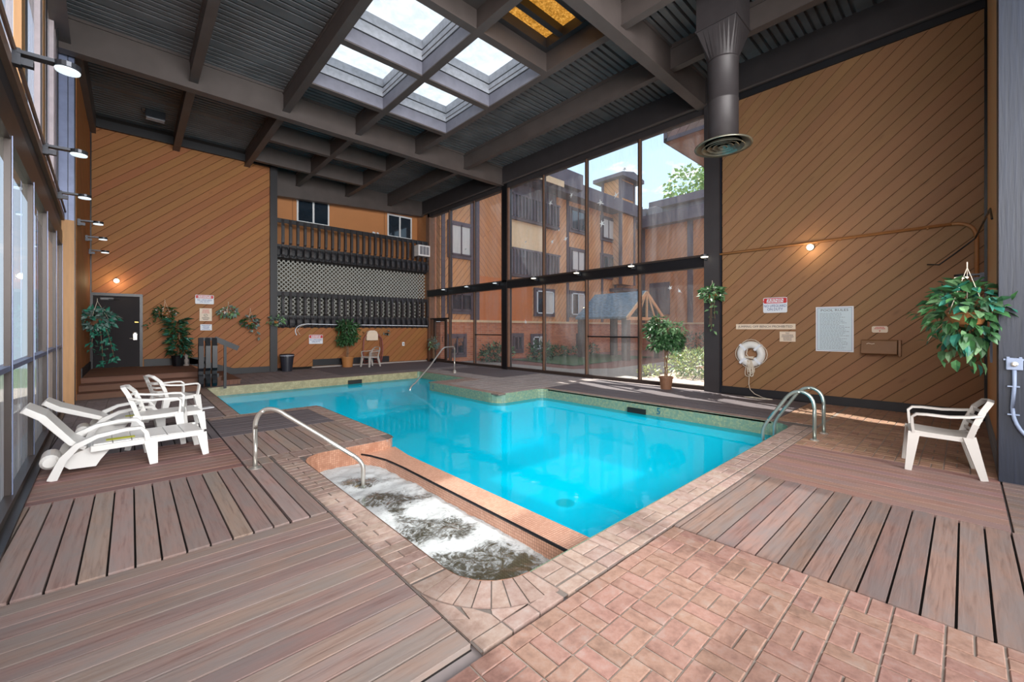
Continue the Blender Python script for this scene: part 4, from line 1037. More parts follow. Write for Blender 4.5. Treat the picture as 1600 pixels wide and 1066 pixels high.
# ================================================================ CHAIRS AND LOUNGERS
def chair(name, label, loc, rz, mat, grp=None, slat=4, tilt=0):
    """moulded plastic armchair, front is local +x"""
    t = empty(name, loc, rz, label=label, category='chair'); 
    if grp: t['group'] = grp
    # seat: shallow dish
    P = [(.24, .0, .405), (.23, 0, .43), (.1, 0, .415), (-.1, 0, .40), (-.22, 0, .405)]
    s = MB().band([(.25, 0, .37), (.245, 0, .415), (.22, 0, .43), (.1, 0, .418), (-.1, 0, .405), (-.23, 0, .41)], [.44, .45, .45, .44, .42, .40], .016)
    s.box(-.22, -.2, .372, .22, .2, .392) if False else None
    s.strut((.2, -.215, .4), (-.2, -.2, .385), (.014, .045)).strut((.2, .215, .4), (-.2, .2, .385), (.014, .045)); s.obj('seat', mat, t)
    for sx in (1, -1):
        for sy in (1, -1):
            if sx > 0: a, b_ = (.215, .225 * sy, .62 if False else .42), (.265, .265 * sy, 0)
            else: a, b_ = (-.2, .205 * sy, .42), (-.3, .245 * sy, 0)
            MB().strut(a, b_, (.05, .095), (.036, .055), up=(1, 0, 0)).obj('leg', mat, t)
    bk = MB(); H = .80
    def bp(y, z):                       # point on the reclining curved back
        f = (z - .4) / .4; return (-.22 - .13 * f - .03 + abs(y) ** 2 * 1.1, y, z)
    bk.band([bp(-.22, .40), bp(-.235, .56), bp(-.22, .70), bp(-.13, .785), bp(0, .80), bp(.13, .785), bp(.22, .70), bp(.235, .56), bp(.22, .40)], .05, .018, side=(.3, 0, 0) if False else (1, 0, .3))
    for k in range(slat):
        z = .47 + k * .068
        bk.band([bp(-.225, z), bp(-.1, z - .012), bp(.1, z - .012), bp(.225, z)], .03, .012, side=(0, 0, 1))
    bk.obj('backrest', mat, t)
    for sy in (1, -1):
        MB().band([(-.30, .225 * sy, .66), (-.2, .265 * sy, .64), (-.05, .285 * sy, .625), (.12, .285 * sy, .63), (.20, .275 * sy, .625), (.235, .262 * sy, .59), (.23, .245 * sy, .50), (.22, .23 * sy, .41)], [.035, .05, .055, .055, .055, .055, .05, .05], .024, side=(0, 1, 0) ).obj('armrest', mat, t)
    return t
chair('garden_chair', 'beige plastic armchair beside the dark column', (6.6, .19, 0), R(97), 'beige_plastic')
chair('garden_chair', 'cream plastic armchair by the hose reel on the far wall', (7.25, 16.5, 0), R(195), 'beige_plastic')
chair('garden_chair', 'white plastic armchair between the two loungers, with slotted back', (.30, 7.42, 0), R(-8), 'white_plastic', 'white plastic armchairs')
chair('garden_chair', 'white plastic armchair farther back near the steps', (.55, 9.0, 0), R(20), 'white_plastic', 'white plastic armchairs')

def lounger(label, loc, rz, back=(-.80, .72)):
    t = empty('sun_lounger', loc, rz, label=label, category='sun lounger', group='white plastic sun loungers')
    w = .30; m = 'white_plastic'
    for k in range(6):
        x0 = -.18 + k * .155
        soft(MB().box(x0, -w + .03, .285, x0 + .147, w - .03, .305).obj('seat_slat', m, t), .004)
    MB().box(-.2, -w + .02, .262, .78, w - .02, .287).strut((.78, -w + .01, .275), (-.2, -w + .01, .262), (.03, .06)).strut((.78, w - .01, .275), (-.2, w - .01, .262), (.03, .06)).obj('seat_frame', m, t)
    bx, bz = back
    soft(MB().band([(-.24, 0, .27), (-.34, 0, .34), (bx + .12, 0, bz - .09), (bx, 0, bz), (bx - .02, 0, bz - .03)], [.5, .5, .50, .46, .42], [.04, .055, .065, .06, .03]).obj('back_panel', m, t), .006)
    for sy in (1, -1):
        MB().band([(.26, sy * w, .28), (.245, sy * w, .37), (.2, sy * w, .43), (.05, sy * (w + .03), .435), (-.15, sy * (w + .04), .405), (-.30, sy * (w + .04), .33), (-.40, sy * (w + .03), .21), (-.45, sy * (w + .02), .08), (-.48, sy * (w + .02), 0)],
                  [.05, .05, .06, .07, .07, .06, .06, .06, .05], [.05, .04, .03, .035, .04, .055, .065, .07, .075]).obj('armrest', m, t)
        MB().strut((.285, sy * (w - .01), .27), (.31, sy * (w + .02), 0), (.12, .05), (.07, .045), up=(0, 1, 0)).obj('leg', m, t)
        MB().strut((.76, sy * (w - .02), .27), (.80, sy * (w), 0), (.10, .05), (.06, .045), up=(0, 1, 0)).obj('leg', m, t)
    MB().prism([(-.42, .12), (-.36, .06), (-.16, .05), (-.12, .12), (-.06, .2), (-.02, .27), (-.2, .27), (-.36, .2)], -.19, .19, 'y').obj('wheel_housing', m, t)
    hr = MB(); hr.M = Matrix.Translation((-.5, 0, .16)) @ Matrix.Rotation(R(90), 4, 'X'); hr.lathe([(.05, -.19), (.075, -.16), (.075, .16), (.05, .19)], 16); hr.obj('headrest_roll', m, t)
    box('label_plate', 'yellow_label', (-.08, -.17, .3055, .16, -.06, .307), t, label='yellow label on the seat')
    return t
l1 = lounger('white plastic sun lounger nearest the camera, its back raised toward the dusty window', (-.13, 6.62, 0), R(3), (-.67, .73))
l2 = lounger('white plastic sun lounger behind the nearer one, its back only half raised', (.02, 8.2, 0), R(2), (-.84, .60))

# ================================================================ PLANTS
def blob(n, c, rad, size, mb=None, droop=.3, shell=.55, w=.5):
    mb = mb or MB()
    for _ in range(n):
        while True:
            d = Vector((random.uniform(-1, 1), random.uniform(-1, 1), random.uniform(-1, 1)))
            if .05 < d.length <= 1: break
        d = d.normalized() * (shell + (1 - shell) * random.random()) ** .7
        p = Vector((c[0] + d.x * rad[0], c[1] + d.y * rad[1], c[2] + d.z * rad[2]))
        dr_ = (d + Vector((random.uniform(-.7, .7), random.uniform(-.7, .7), random.uniform(-.6, .5) - droop)))
        s = size * random.uniform(.6, 1.3); mb.leaf(p, dr_, s, s * w)
    return mb
def ficus(label, loc, pot, h, r, rh, n, leaf='leaf_green', leaf2='leaf_light', potr=.17, poth=.32, seed=1, size=.11):
    random.seed(seed)
    t = empty('potted_ficus', loc, label=label, category='potted plant')
    MB().lathe([(potr * .78, 0), (potr * .95, poth * .85), (potr * 1.06, poth * .86), (potr * 1.06, poth), (potr * .92, poth), (potr * .9, poth * .92), (.001, poth * .92)], 20).obj('pot', pot, t, smooth=False)
    tr = MB()
    for k in range(3):
        pts = [(.035 * math.cos(z * 7 + k * 2.1), .035 * math.sin(z * 7 + k * 2.1), poth * .9 + z * (h - rh - poth * .6)) for z in [i / 9 for i in range(10)]]
        tr.tube(pts, [.016 - .006 * i / 9 for i in range(10)], 6)
    for k in range(16):
        a = random.uniform(0, 2 * PI); z0 = h - rh * random.uniform(1.2, 1.7); rr = r * random.uniform(.4, .9)
        tr.tube([(0, 0, z0), (rr * .5 * math.cos(a), rr * .5 * math.sin(a), z0 + rh * .5), (rr * math.cos(a), rr * math.sin(a), z0 + rh * random.uniform(.5, 1.2))], [.008, .006, .003], 4)
    tr.obj('trunk', 'bark', t)
    for mt_, cnt in ((leaf, n), (leaf2, n // 2)):
        mb_ = MB()
        for _ in range(9):
            a = random.uniform(0, 2 * PI); zz = random.uniform(-.85, .85); q = r * .62 * math.sqrt(1 - zz * zz * .8)
            blob(cnt // 9, (q * math.cos(a), q * math.sin(a), h - rh + zz * rh * .75), (r * .42, r * .42, rh * .34), size, mb_, shell=.2, w=.4)
        mb_.obj('foliage', mt_, t)
    return t
ficus('potted ficus tree with braided trunk against the glass wall on the right', (10.16, 5.2, 0), 'pot_clay', 2.02, .50, .56, 1100, seed=2, size=.13)
ficus('potted ficus tree in a wicker basket at the far wall beneath the balconies', (6.5, 16.98, 0), 'wicker', 2.0, .46, .58, 1000, 'leaf_green', 'leaf_green', potr=.24, poth=.42, seed=3, size=.13)
ficus('small thin potted plant by the glass door at the far corner', (10.2, 16.4, 0), 'frame_black', 1.25, .28, .36, 160, 'leaf_gray', 'leaf_light', potr=.12, poth=.2, seed=5, size=.1)

def hanging(label, loc, r, n, mats, trail=None, size=.1, basket='wicker', wire=.3, seed=1, bracket=None, flowers=None, br=.13, wallv=None):
    random.seed(seed)
    t = empty('hanging_planter', loc, label=label, category='hanging plant')
    MB().lathe([(.03, -br * .9), (br * .7, -br * .7), (br, 0), (br * 1.04, .01), (br * .9, .0), (.001, -.01)], 16).obj('basket', basket, t)
    if wire:
        wv = MB()
        for k in range(3):
            a = k * 2.1; wv.tube([(br * math.cos(a), br * math.sin(a), 0), (0, 0, wire)], .0035, 4)
        wv.tube([(0, 0, wire), (0, 0, wire + .06)], .006, 4); wv.obj('hanger', 'rope' if basket != 'frame_black' else 'frame_black', t)
    per = n // len(mats)
    for m_ in mats: blob(per, (0, 0, .03), (r, r, r * .62), size, droop=.35).obj('foliage', m_, t)
    if trail:
        st_ = MB(); lv = MB()
        for (dx, dy, dz, k) in trail:
            pts = [Vector((dx * f ** .6, dy * f ** .6, -dz * f ** 1.3)) for f in [i / 7 for i in range(8)]]
            st_.tube(pts, .005, 4)
            for _ in range(k):
                p = pts[random.randint(2, 7)] + Vector([random.uniform(-.05, .05) for _ in range(3)])
                lv.leaf(p, (random.uniform(-1, 1), random.uniform(-1, 1), random.uniform(-1.2, .2)), size * random.uniform(.6, 1.1), size * .45)
        st_.obj('trailing_stem', 'bark', t); lv.obj('trailing_leaves', mats[-1], t)
    if flowers:
        blob(flowers[1], (0, 0, .03), (r * .95, r * .95, r * .6), size * .4, w=.9).obj('flowers', flowers[0], t)
    return t
def onpt(u, v, depth):      # a point of the room given bearing and distance, used for placing plants
    s = (u - 800) / 649; f = Vector((math.cos(R(YAW)), math.sin(R(YAW)), 0)); r = Vector((math.sin(R(YAW)), -math.cos(R(YAW)), 0))
    return f * depth + r * s * depth + Vector((0, 0, 1.55 + (514 - v) / 649 * depth))
# big one at the right, leaves large enough to build one by one
bp_ = Vector((6.64, -.02, 1.71))
t = hanging('large leafy pothos hanging in front of the tan return wall', bp_, .40, 150, ['leaf_dark', 'leaf_green'], [(.1, .15, .55, 4), (.42, -.05, .62, 6), (.0, .3, .3, 5)], .11, wire=.5, seed=21, br=.16)
lm = []
for mt in ('leaf_green', 'leaf_light', 'leaf_teal', 'leaf_green'):
    b_ = MB(); b_.add([(0, 0, 0), (.035, -.045, .012), (.09, -.04, .008), (.15, 0, -.02), (.09, .04, .008), (.035, .045, .012), (.06, 0, 0)], [(0, 1, 6), (1, 2, 6), (2, 3, 6), (3, 4, 6), (4, 5, 6), (5, 0, 6)])
    me = bpy.data.meshes.new('leaf'); me.from_pydata(b_.v, [], b_.f); me.materials.append(MATS[mt]); lm.append(me)
for k in range(250):
    a = random.uniform(0, 2 * PI); el = random.uniform(-1.3, 1.3); rr = random.uniform(.75, 1.1)
    d = Vector((math.cos(a) * math.cos(el), math.sin(a) * math.cos(el), math.sin(el)))
    if k % 9 == 0: d.z -= .5
    o = put('leaf', random.choice(lm), t); o.location = (d.x * .36 * rr, d.y * .26 * rr, .0 + d.z * .34 * rr)
    dd = (d + Vector((random.uniform(-.6, .6), random.uniform(-.6, .6), random.uniform(-1.3, -.2)))).normalized()
    o.rotation_euler = (random.uniform(-.8, .8), -math.asin(max(-1, min(1, dd.z))), math.atan2(dd.y, dd.x)); s_ = random.uniform(.65, 1.05); o.scale = (s_,) * 3
hanging('hanging planter with pale leaves and long roots on the dark column by the ring buoy', (10.35, 4.12, 2.38), .24, 150, ['leaf_green', 'leaf_light'], [(-.02, .05, .75, 8), (.03, -.05, .6, 6), (-.05, .0, .85, 4)], .15, wire=.28, seed=31, br=.13, flowers=('flower_white', 26))
hanging('large planter of gray blue foliage hanging before the dark door', (-.6, 14.3, 1.78), .33, 300, ['leaf_gray', 'leaf_teal'], [(.1, .0, 1.05, 36), (.3, -.1, .95, 36), (-.1, .0, .7, 22)], .15, wire=.45, seed=41, br=.2, basket='pot_clay')
hanging('small hanging planter on the back wall above the tall floor plant', (.78, 16.72, 2.05), .28, 120, ['leaf_dark', 'leaf_green'], [(-.45, -.05, .4, 12), (.2, -.05, .7, 20)], .12, wire=.35, seed=51, br=.11, flowers=('flower_white', 14))
hanging('hanging planter with white blossoms right of the stacked wall signs', (2.42, 16.75, 2.1), .26, 90, ['leaf_light', 'leaf_gray'], None, .14, wire=.3, seed=61, br=.1, flowers=('flower_white', 34))
hanging('hanging planter with red and white flowers midway along the clad wall', (3.05, 16.72, 1.78), .26, 110, ['leaf_green', 'leaf_gray'], [(.25, -.05, .55, 14), (.05, 0, .4, 10)], .13, wire=.42, seed=71, br=.1, flowers=('flower_red', 16))
hanging('small hanging planter on the dark post between clad wall and balconies', (3.84, 16.7, 1.83), .25, 90, ['leaf_light', 'leaf_gray'], None, .13, wire=.0, seed=81, br=.1, flowers=('flower_white', 8))
hanging('tiny wire planter on the low wall beside the hose reel', (8.45, 17.5, 1.35), .16, 40, ['leaf_gray'], None, .08, wire=.0, seed=85, br=.09, basket='frame_black')
random.seed(91)
t = empty('floor_plant', (1.08, 16.5, .4), label='tall leafy plant in a dark pot on the landing beside the door', category='potted plant')
MB().lathe([(.13, 0), (.17, .3), (.18, .32), (.15, .32), (.14, .29), (.001, .29)], 16).obj('pot', 'frame_black', t)
for mt, n in (('leaf_dark', 110), ('leaf_teal', 90), ('leaf_green', 90)):
    mb = MB()
    for _ in range(n):
        a = random.uniform(0, 2 * PI); z = random.uniform(.3, 1.45); rr = .05 + .16 * random.random()
        mb.leaf((rr * math.cos(a) + .05 * math.sin(z * 4), rr * math.sin(a), z), (math.cos(a), math.sin(a), random.uniform(-.5, .7)), random.uniform(.14, .3), random.uniform(.05, .09), bend=.35)
    mb.obj('foliage', mt, t)
MB().tube([(0, 0, .29), (.04, 0, .8), (0, 0, 1.35)], .014, 5).obj('stem', 'bark', t)
t = empty('garden_figurine', (1.28, 16.45, .4), label='small pale figurine on the landing beside the tall plant', category='figurine')
MB().lathe([(.07, 0), (.075, .03), (.04, .06), (.055, .13), (.06, .18), (.03, .23), (.045, .27), (.05, .32), (.02, .37), (.001, .38)], 12).obj('body', 'concrete_pale', t)

# ================================================================ BIN, HOSE, SMALL THINGS ON THE FAR WALL
t = empty('trash_bin', (4.22, 16.8, 0), label='dark round trash bin with a pale liner by the dark post', category='trash bin')
MB().lathe([(.17, 0), (.22, .5), (.235, .5), (.235, .6), (.21, .6), (.2, .45), (.001, .45)], 20).obj('bin', 'bin_dark', t)
MB().lathe([(.225, .5), (.232, .5), (.236, .585), (.21, .59)], 20, cap=False).obj('liner', 'bag_white', t)
MB().lathe([(.245, .585), (.245, .615), (.2, .63), (.001, .63)], 20).obj('lid', 'bin_dark', t)
t = empty('hose_reel', (7.75, 17.56, 1.05), label='white wall mounted hose holder with dark red hose hanging in loops', category='hose')
hb = MB().prism([(-.25, 0), (.25, 0), (.25, .25), (.2, .38), (.1, .43), (-.1, .43), (-.2, .38), (-.25, .25)], -.14, 0, 'y').obj('holder', 'sign_cream', t)
mb = MB()
for k, (dx, dz) in enumerate(((-.33, -1.0), (.36, -1.02), (.44, -.85), (-.38, -.9), (.4, -.95))):
    pts = [(dx * .6, -.1, .3 - .0 * k)] + [(dx * (1 + .12 * math.sin(f * PI)), -.08 - .02 * k, .1 + (dz - .1) * f) for f in [i / 7 for i in range(8)]] + [(dx * .7, -.12, dz + .02), (dx * .2, -.14, dz + .06)]
    mb.tube(pts, .017, 5)
mb.obj('hose', 'hose_red', t)
t = empty('faucet', (7.38, 17.56, 1.4), label='small wall tap left of the hose holder', category='tap'); MB().tube([(0, 0, 0), (0, -.1, 0), (0, -.12, -.06)], .018, 6).lathe([(.03, .02), (.03, .035)], 8, (0, -.08, 0)).obj('spout', 'dryer_paint', t)
t = empty('outlet', (9.3, 17.59, .85), label='small white electric outlet on the low far wall', category='outlet'); soft(box('cover', 'white_paint', (-.06, -.03, -.09, .06, 0, .09), t), .01); box('socket', 'grille', (-.02, -.034, -.04, .02, -.03, .04), t)
t = empty('air_conditioner', (10.0, 17.45, 5.0), label='white window air conditioner at the end of the upper balcony', category='air conditioner')
soft(MB().box(-.05, -.12, 0, .58, .4, .52).obj('housing', 'ac_white', t), .015)
for k in range(3): box('grille', 'grille', (.03 + k * .17, -.13, .07, .17 + k * .17, -.118, .45), t)
t = empty('floodlight', (8.35, 18.55, 6.0), label='small twin floodlight on the upper orange wall', category='light')
MB().box(-.05, 0, -.05, .05, .05, .05).obj('base', 'white_paint', t)
for s_ in (-1, 1):
    mb = MB(); mb.M = Matrix.Translation((.1 * s_, -.08, -.04)) @ Matrix.Rotation(R(60), 4, 'X'); mb.lathe([(.03, -.05), (.06, .06), (.05, .07)], 10); mb.obj('head', 'white_paint', t)
t = empty('conduit', (4.75, 17.45, 1.72), label='thin white conduit along the foot of the lower balcony', category='pipe')
MB().tube([(0, .1, -.42), (-.05, .08, -.3)] + bez((-.05, .08, -.2), (0, 0, .0), (.35, 0, .02)) + [(1.5, 0, .0), (5.75, 0, -.03)], .017, 6).obj('pipe', 'sign_white', t)
MB().tube([(.12, .1, -.4), (.02, .08, -.25), (.1, .03, -.08), (.3, 0, .0)], .008, 5).obj('cable', 'rope', t)

# ================================================================ SIGNS
def rr(w, h, r=.02): return round_poly([(-w / 2, -h / 2), (w / 2, -h / 2), (w / 2, h / 2), (-w / 2, h / 2)], [r] * 4, 4)
def sign(M, w, h, mat, label, r=.02, name='sign', th=.008, grp=None):
    t = empty(name, M=M, label=label, category='sign')
    if grp: t['group'] = grp
    MB().prism(rr(w, h, r), 0, th).obj('plate', mat, t)
    return t
def lines(t, x0, x1, y0, y1, n, mat, z=.009, h=.005, seed=1, center=False):
    random.seed(seed); mb = MB(); st_ = (y1 - y0) / n
    for k in range(n):
        y = y1 - (k + .5) * st_; x = x0 + (random.uniform(0, .2) * (x1 - x0) if center else 0); e_ = x1 - (x - x0) if center else x1 - random.uniform(0, .35) * (x1 - x0)
        while x < e_:
            l = random.uniform(.015, .045) * (x1 - x0) / .4; mb.box(x, y - h / 2, z - .001, min(x + l, e_), y + h / 2, z); x += l + .008 * (x1 - x0) / .4
    mb.obj('small_print', mat, t)
def warning(M, w, h, label, small=False):
    t = sign(M, w, h, 'sign_white', label, .03)
    MB().prism(rr(w * .94, h * .34, .02), .008, .009).obj('red_band', 'ink_red', t, M=Matrix.Translation((0, h * .29, 0)))
    MB().prism(rr(w * .7, h * .24, .01), .009, .0095).obj('white_box', 'sign_white', t, M=Matrix.Translation((0, h * .29, 0)))
    text(t, 'WARNING', h * .30, (0, h * .285, .010), 'ink_red', sx=1.05)
    text(t, 'NO LIFEGUARD', h * .25, (0, -.02, .0095), 'ink_blue', sx=.74); text(t, 'ON DUTY', h * .25, (0, -h * .28, .0095), 'ink_blue', sx=.78)
    return t
warning(wall_x(2.86, 2.08), .47, .34, 'red and white WARNING NO LIFEGUARD ON DUTY sign above the ring buoy')
warning(wall_y(1.8, 2.52, 16.99), .5, .3, 'red and white WARNING NO LIFEGUARD ON DUTY sign topmost of the back wall stack')
warning(wall_y(5.47, 1.13, 17.58), .52, .36, 'red and white WARNING NO LIFEGUARD ON DUTY sign on the low wall under the balcony')
t = sign(wall_x(3.07, 1.6), 1.2, .12, 'sign_cream', 'long cream sign reading JUMPING OFF BENCH PROHIBITED', .004); text(t, 'JUMPING OFF BENCH PROHIBITED', .072, (0, 0, .009), 'ink_dark', sx=.98)
t = sign(wall_x(2.62, 1.38), .3, .22, 'sign_cream', 'small cream notice headed NO under the long cream sign', .004); text(t, 'NO', .045, (0, .075, .009), 'ink_dark'); lines(t, -.12, .12, -.09, .05, 4, 'ink_dark', h=.014, center=True, seed=4)
t = sign(wall_x(1.8, 1.545), .62, .92, 'sign_white', 'large pale POOL RULES board of small print on the wood wall', .004)
MB().prism(rr(.57, .87, .002), .008, .0085).obj('border', 'ink_blue', t); MB().prism(rr(.56, .86, .002), .0085, .0092).obj('face', 'sign_blue', t)
text(t, 'POOL RULES', .066, (0, .385, .0095), 'ink_dark', sx=1.22); lines(t, -.24, .25, -.41, .34, 26, 'ink_gray', z=.0105, h=.008, seed=6)
t = sign(wall_x(1.1, 1.54), .235, .125, 'sign_cream', 'small cream sign with red lettering above the brown wall box', .03); lines(t, -.08, .08, -.0, .05, 2, 'ink_red', h=.015, center=True, seed=9); MB().prism([(-.012, -.02), (.012, -.02), (0, -.05)], .008, .0095).obj('arrow', 'ink_red', t)
t = sign(wall_y(1.83, 2.02, 16.99), .33, .42, 'sign_cream', 'cream pictogram notice, middle of the stack on the clad back wall', .004); lines(t, -.11, .11, .04, .18, 4, 'ink_red', h=.016, center=True, seed=12); lines(t, -.11, .11, -.18, -.08, 3, 'ink_dark', h=.016, center=True, seed=13)
MB().tube([(.05 * math.cos(a), .04 * math.sin(a) - .02, .009) for a in [i * PI / 6 for i in range(12)]], .005, 4, True).tube([(-.035, -.045, .009), (.035, .01, .009)], .005, 4).obj('pictogram', 'ink_dark', t)
t = sign(wall_y(1.84, 1.6, 16.99), .31, .2, 'sign_white', 'small white notice, lowest of the stack', .004); lines(t, -.12, .12, -.08, .08, 5, 'ink_blue', h=.014, center=True, seed=14)

# ================================================================ RING BUOY, DRYER, CONDUIT
t = empty('ring_buoy', M=wall_x(3.33, .97, 10.54), label='white ring buoy with tangled rope hanging on the wood clad wall', category='life ring')
rt = MB(); pr = []
rt.tube([(.215 * math.cos(a), .215 * math.sin(a), 0) for a in [i * 2 * PI / 32 for i in range(32)]], .085, 12, True); rt.obj('ring', 'white_plastic', t, smooth=True)
mb = MB()
for k in range(4):
    a0 = PI / 4 + k * PI / 2
    mb.tube([(math.cos(a0 + f * PI / 2) * (.30 + .035 * math.sin(f * PI)), math.sin(a0 + f * PI / 2) * (.30 + .035 * math.sin(f * PI)), .0) for f in [i / 6 for i in range(7)]], .008, 5)
mb.obj('grab_rope', 'rope', t)
for k in range(4): MB().box(-.09, -.025, -.09, .09, .025, .09).obj('strap', 'sign_white', t, M=Matrix.Rotation(PI / 4 + k * PI / 2, 4, 'Z') @ Matrix.Translation((.215, 0, 0)))
random.seed(6); mb = MB()
mb.tube([(-.05, .1, .09), (-.06, .0, .12), (.0, -.08, .12), (.06, -.1, .1)], .011, 5)
for k in range(9):
    cx, w_, l = random.uniform(-.06, .06), random.uniform(.04, .12), random.uniform(.18, .42)
    mb.tube([(cx + w_ * math.sin(f * 2 * PI) * (.4 + f * .6 if f < .5 else 1.2 - f), -.14 - l * math.sin(f * PI), .07 + .02 * math.cos(k + f * 6)) for f in [i / 12 for i in range(13)]], .008, 5)
mb.tube([(-.02, -.5, .06), (-.03, -.7, .05), (-.0, -.82, .05), (.1, -.9, .08), (.3, -.955, .16), (.5, -.96, .25), (.3, -.96, .35), (-.05, -.96, .3), (.1, -.96, .18), (.45, -.96, .3)], .008, 5)
mb.obj('rope_coil', 'rope', t)
mb = MB()
for k in range(5): mb.tube([(random.uniform(-.1, .1), random.uniform(-.1, -.05), .1) for _ in range(4)], .012, 5)
mb.obj('knot', 'rope', t)
t = empty('hand_dryer', M=wall_x(1.1, 1.06), label='brown metal wall box under the small red lettered sign', category='hand dryer')
soft(MB().prism([(0, 0), (.16, .0), (.19, .02), (.19, .06), (.12, .26), (.1, .28), (0, .28)], -.26, .26, 'x').obj('housing', 'dryer_paint', t, M=Matrix(((1, 0, 0, 0), (0, 0, 1, 0), (0, 1, 0, 0), (0, 0, 0, 1)))), .008)
soft(box('side_plate', 'dryer_paint', (.27, -.02, 0, .31, .28, .15), t), .006)
MB().tube([(-.18, .2, .15), (-.15, .215, .15), (-.1, .2, .155), (-.06, .21, .15)], .006, 5).obj('emblem', 'sign_cream', t)
t = empty('conduit', (10.56, 4.3, 3.36), label='thin painted conduit running along the wood clad wall to the corner', category='pipe')
MB().tube([(0, 0, 0), (0, -4.15, .02)] + bez((0, -4.15, .02), (0, -4.42, .02), (0, -4.44, -.25)) + [(0, -4.44, -1.25)], .028, 8).obj('pipe', 'conduit_tan', t, smooth=True)
for y in (-1.2, -2.6, -3.85): MB().tube([(.01, y - .012, .01), (.01, y + .012, .01)], .036, 8).obj('coupling', 'conduit_tan', t)
t = empty('cable', (10.4, -.1, 3.05), label='dark cable looping from the corner pipe to the tan wall', category='cable')
MB().tube([(.1, .55, -.35), (.0, .4, -.38), (0, .2, -.2), (-.1, -.02, .0), (-1.0, -.1, .12), (-2.4, -.12, .02), (-2.9, -.12, -.2)], .012, 5).obj('wire', 'frame_black', t)

def sconce(label, M, glow):
    t = empty('wall_lamp', M=M, label=label, category='lamp')
    MB().lathe([(.07, 0), (.07, .03), (.05, .04)], 16).obj('base', 'lamp_metal', t)
    MB().lathe([(.055, .04), (.065, .055), (.058, .09), (.03, .115), (.001, .12)], 16).obj('lens', 'lamp_warm', t, smooth=True)
    p = M @ Vector((0, -.05, .25)); lamp('lamp_glow', 'POINT', p, glow, (1, .76, .42), radius=.06)
sconce('round glowing wall lamp on the wood clad wall under the conduit', wall_x(2.2, 3.27), 7)
sconce('round glowing wall lamp above the dark door', wall_y(-.31, 2.97, 17.0), 8)
def armlamp(label, M, lens, grp, big=1, glow=0):
    t = empty('wall_lamp', M=M, label=label, category='lamp', group=grp)
    MB().box(-.04, -.09, 0, .04, .05, .05).box(-.03, -.08, .05, .03, -.02, .12).obj('bracket', 'lamp_metal', t)
    MB().strut((0, .02, .03), (0, .03, .3 * big), (.09, .03)).obj('arm', 'lamp_metal', t)
    hd_ = MB().lathe([(.06, .0), (.085, .01), (.09, .05), (.04, .06)], 18).obj('head', 'lamp_metal', t, M=Matrix.Translation((0, -.01, .32 * big)) @ Matrix.Rotation(-PI / 2, 4, 'X'))
    MB().lathe([(.08, -.012), (.084, .002)], 18).obj('lens', lens, hd_, M=Matrix.Translation((0, 0, -.002)))
    return t
pl_ = ['first', 'second', 'third', 'fourth', 'fifth', 'sixth']
th = R(2.06)
for k, y in enumerate((5.45, 7.98, 10.54, 12.97, 15.11)):
    X = -.602 - y * math.sin(th) + .06 if y < 12.5 else -.85
    armlamp('%s arm lamp from the camera on the mid rail of the left window wall' % pl_[k], frame((X, y, 3.88), (0, 1, 0), (0, 0, 1), (1, 0, 0)) @ Matrix.Rotation(PI, 4, 'Z') @ Matrix.Rotation(PI, 4, 'Z'), 'lamp_cool', 'arm lamps on the left mid rail', 1.0)
armlamp('last small arm lamp of the left row, against the clad corner', frame((-.85, 16.3, 3.7), (0, 1, 0), (0, 0, 1), (1, 0, 0)), 'lamp_cool', 'arm lamps on the left mid rail')
for k, y in enumerate((4.32, 6.35, 8.3, 10.2, 12.3, 14.15, 15.9)):
    armlamp('%s small lamp from the wood wall along the mid rail of the glass wall' % (pl_ + ['seventh'])[k], frame((10.56, y, 3.33), (0, -1, 0), (0, 0, 1), (-1, 0, 0)), 'lamp_warm' if k in (0, 1, 2, 3) else 'lamp_cool', 'lamps on the mid rail of the glass wall', .55)
armlamp('glowing arm lamp on the corner pipe above the big hanging pothos', frame((10.25, -.22, 2.42), (-1, 0, 0), (0, 0, 1), (0, 1, 0)), 'lamp_warm', 'arm lamps', .8)

# outlet and conduit on the slate blue column (face looks toward -x)
t = empty('outlet', M=wall_x(-.335, 1.2, 6.495), label='pale blue gray weatherproof outlet box on the slate blue column', category='outlet')
soft(MB().box(-.055, -.06, 0, .055, .06, .04).obj('box', 'pale_conduit', t), .008)
MB().box(-.07, .035, 0, -.055, .05, .03).box(.055, .035, 0, .07, .05, .03).box(-.05, .06, 0, -.03, .07, .03).box(.03, .06, 0, .05, .07, .03).obj('tabs', 'pale_conduit', t)
MB().lathe([(.024, .04), (.024, .06), (.012, .065)], 12).obj('receptacle', 'steel', t)
t = empty('conduit', M=wall_x(-.335, 1.14, 6.49), label='pale flexible conduit curving down the slate blue column', category='pipe')
MB().tube([(0, 0, .018), (0, -.15, .018), (-.012, -.38, .018)] + bez((-.012, -.38, .018), (-.01, -.55, .018), (.09, -.66, .018)) + [(.25, -.78, .018)], .016, 8).obj('pipe', 'pale_conduit', t, smooth=True)
for y in (-.17, -.45): box('clip', 'pale_conduit', (-.045, y, 0, .035, y + .012, .03), t)
# shelf with pale paddles behind the pothos
t = empty('notice_holder', (7.6, -.225, 1.15), label='pale plastic strips hanging on the tan wall behind the pothos', category='holder')
for k in range(3): box('strip', ('pale_conduit', 'sign_white', 'sign_cream')[k], (.06 * k - .1, 0, .0 + .03 * k, .06 * k - .06, .02, .55), t)
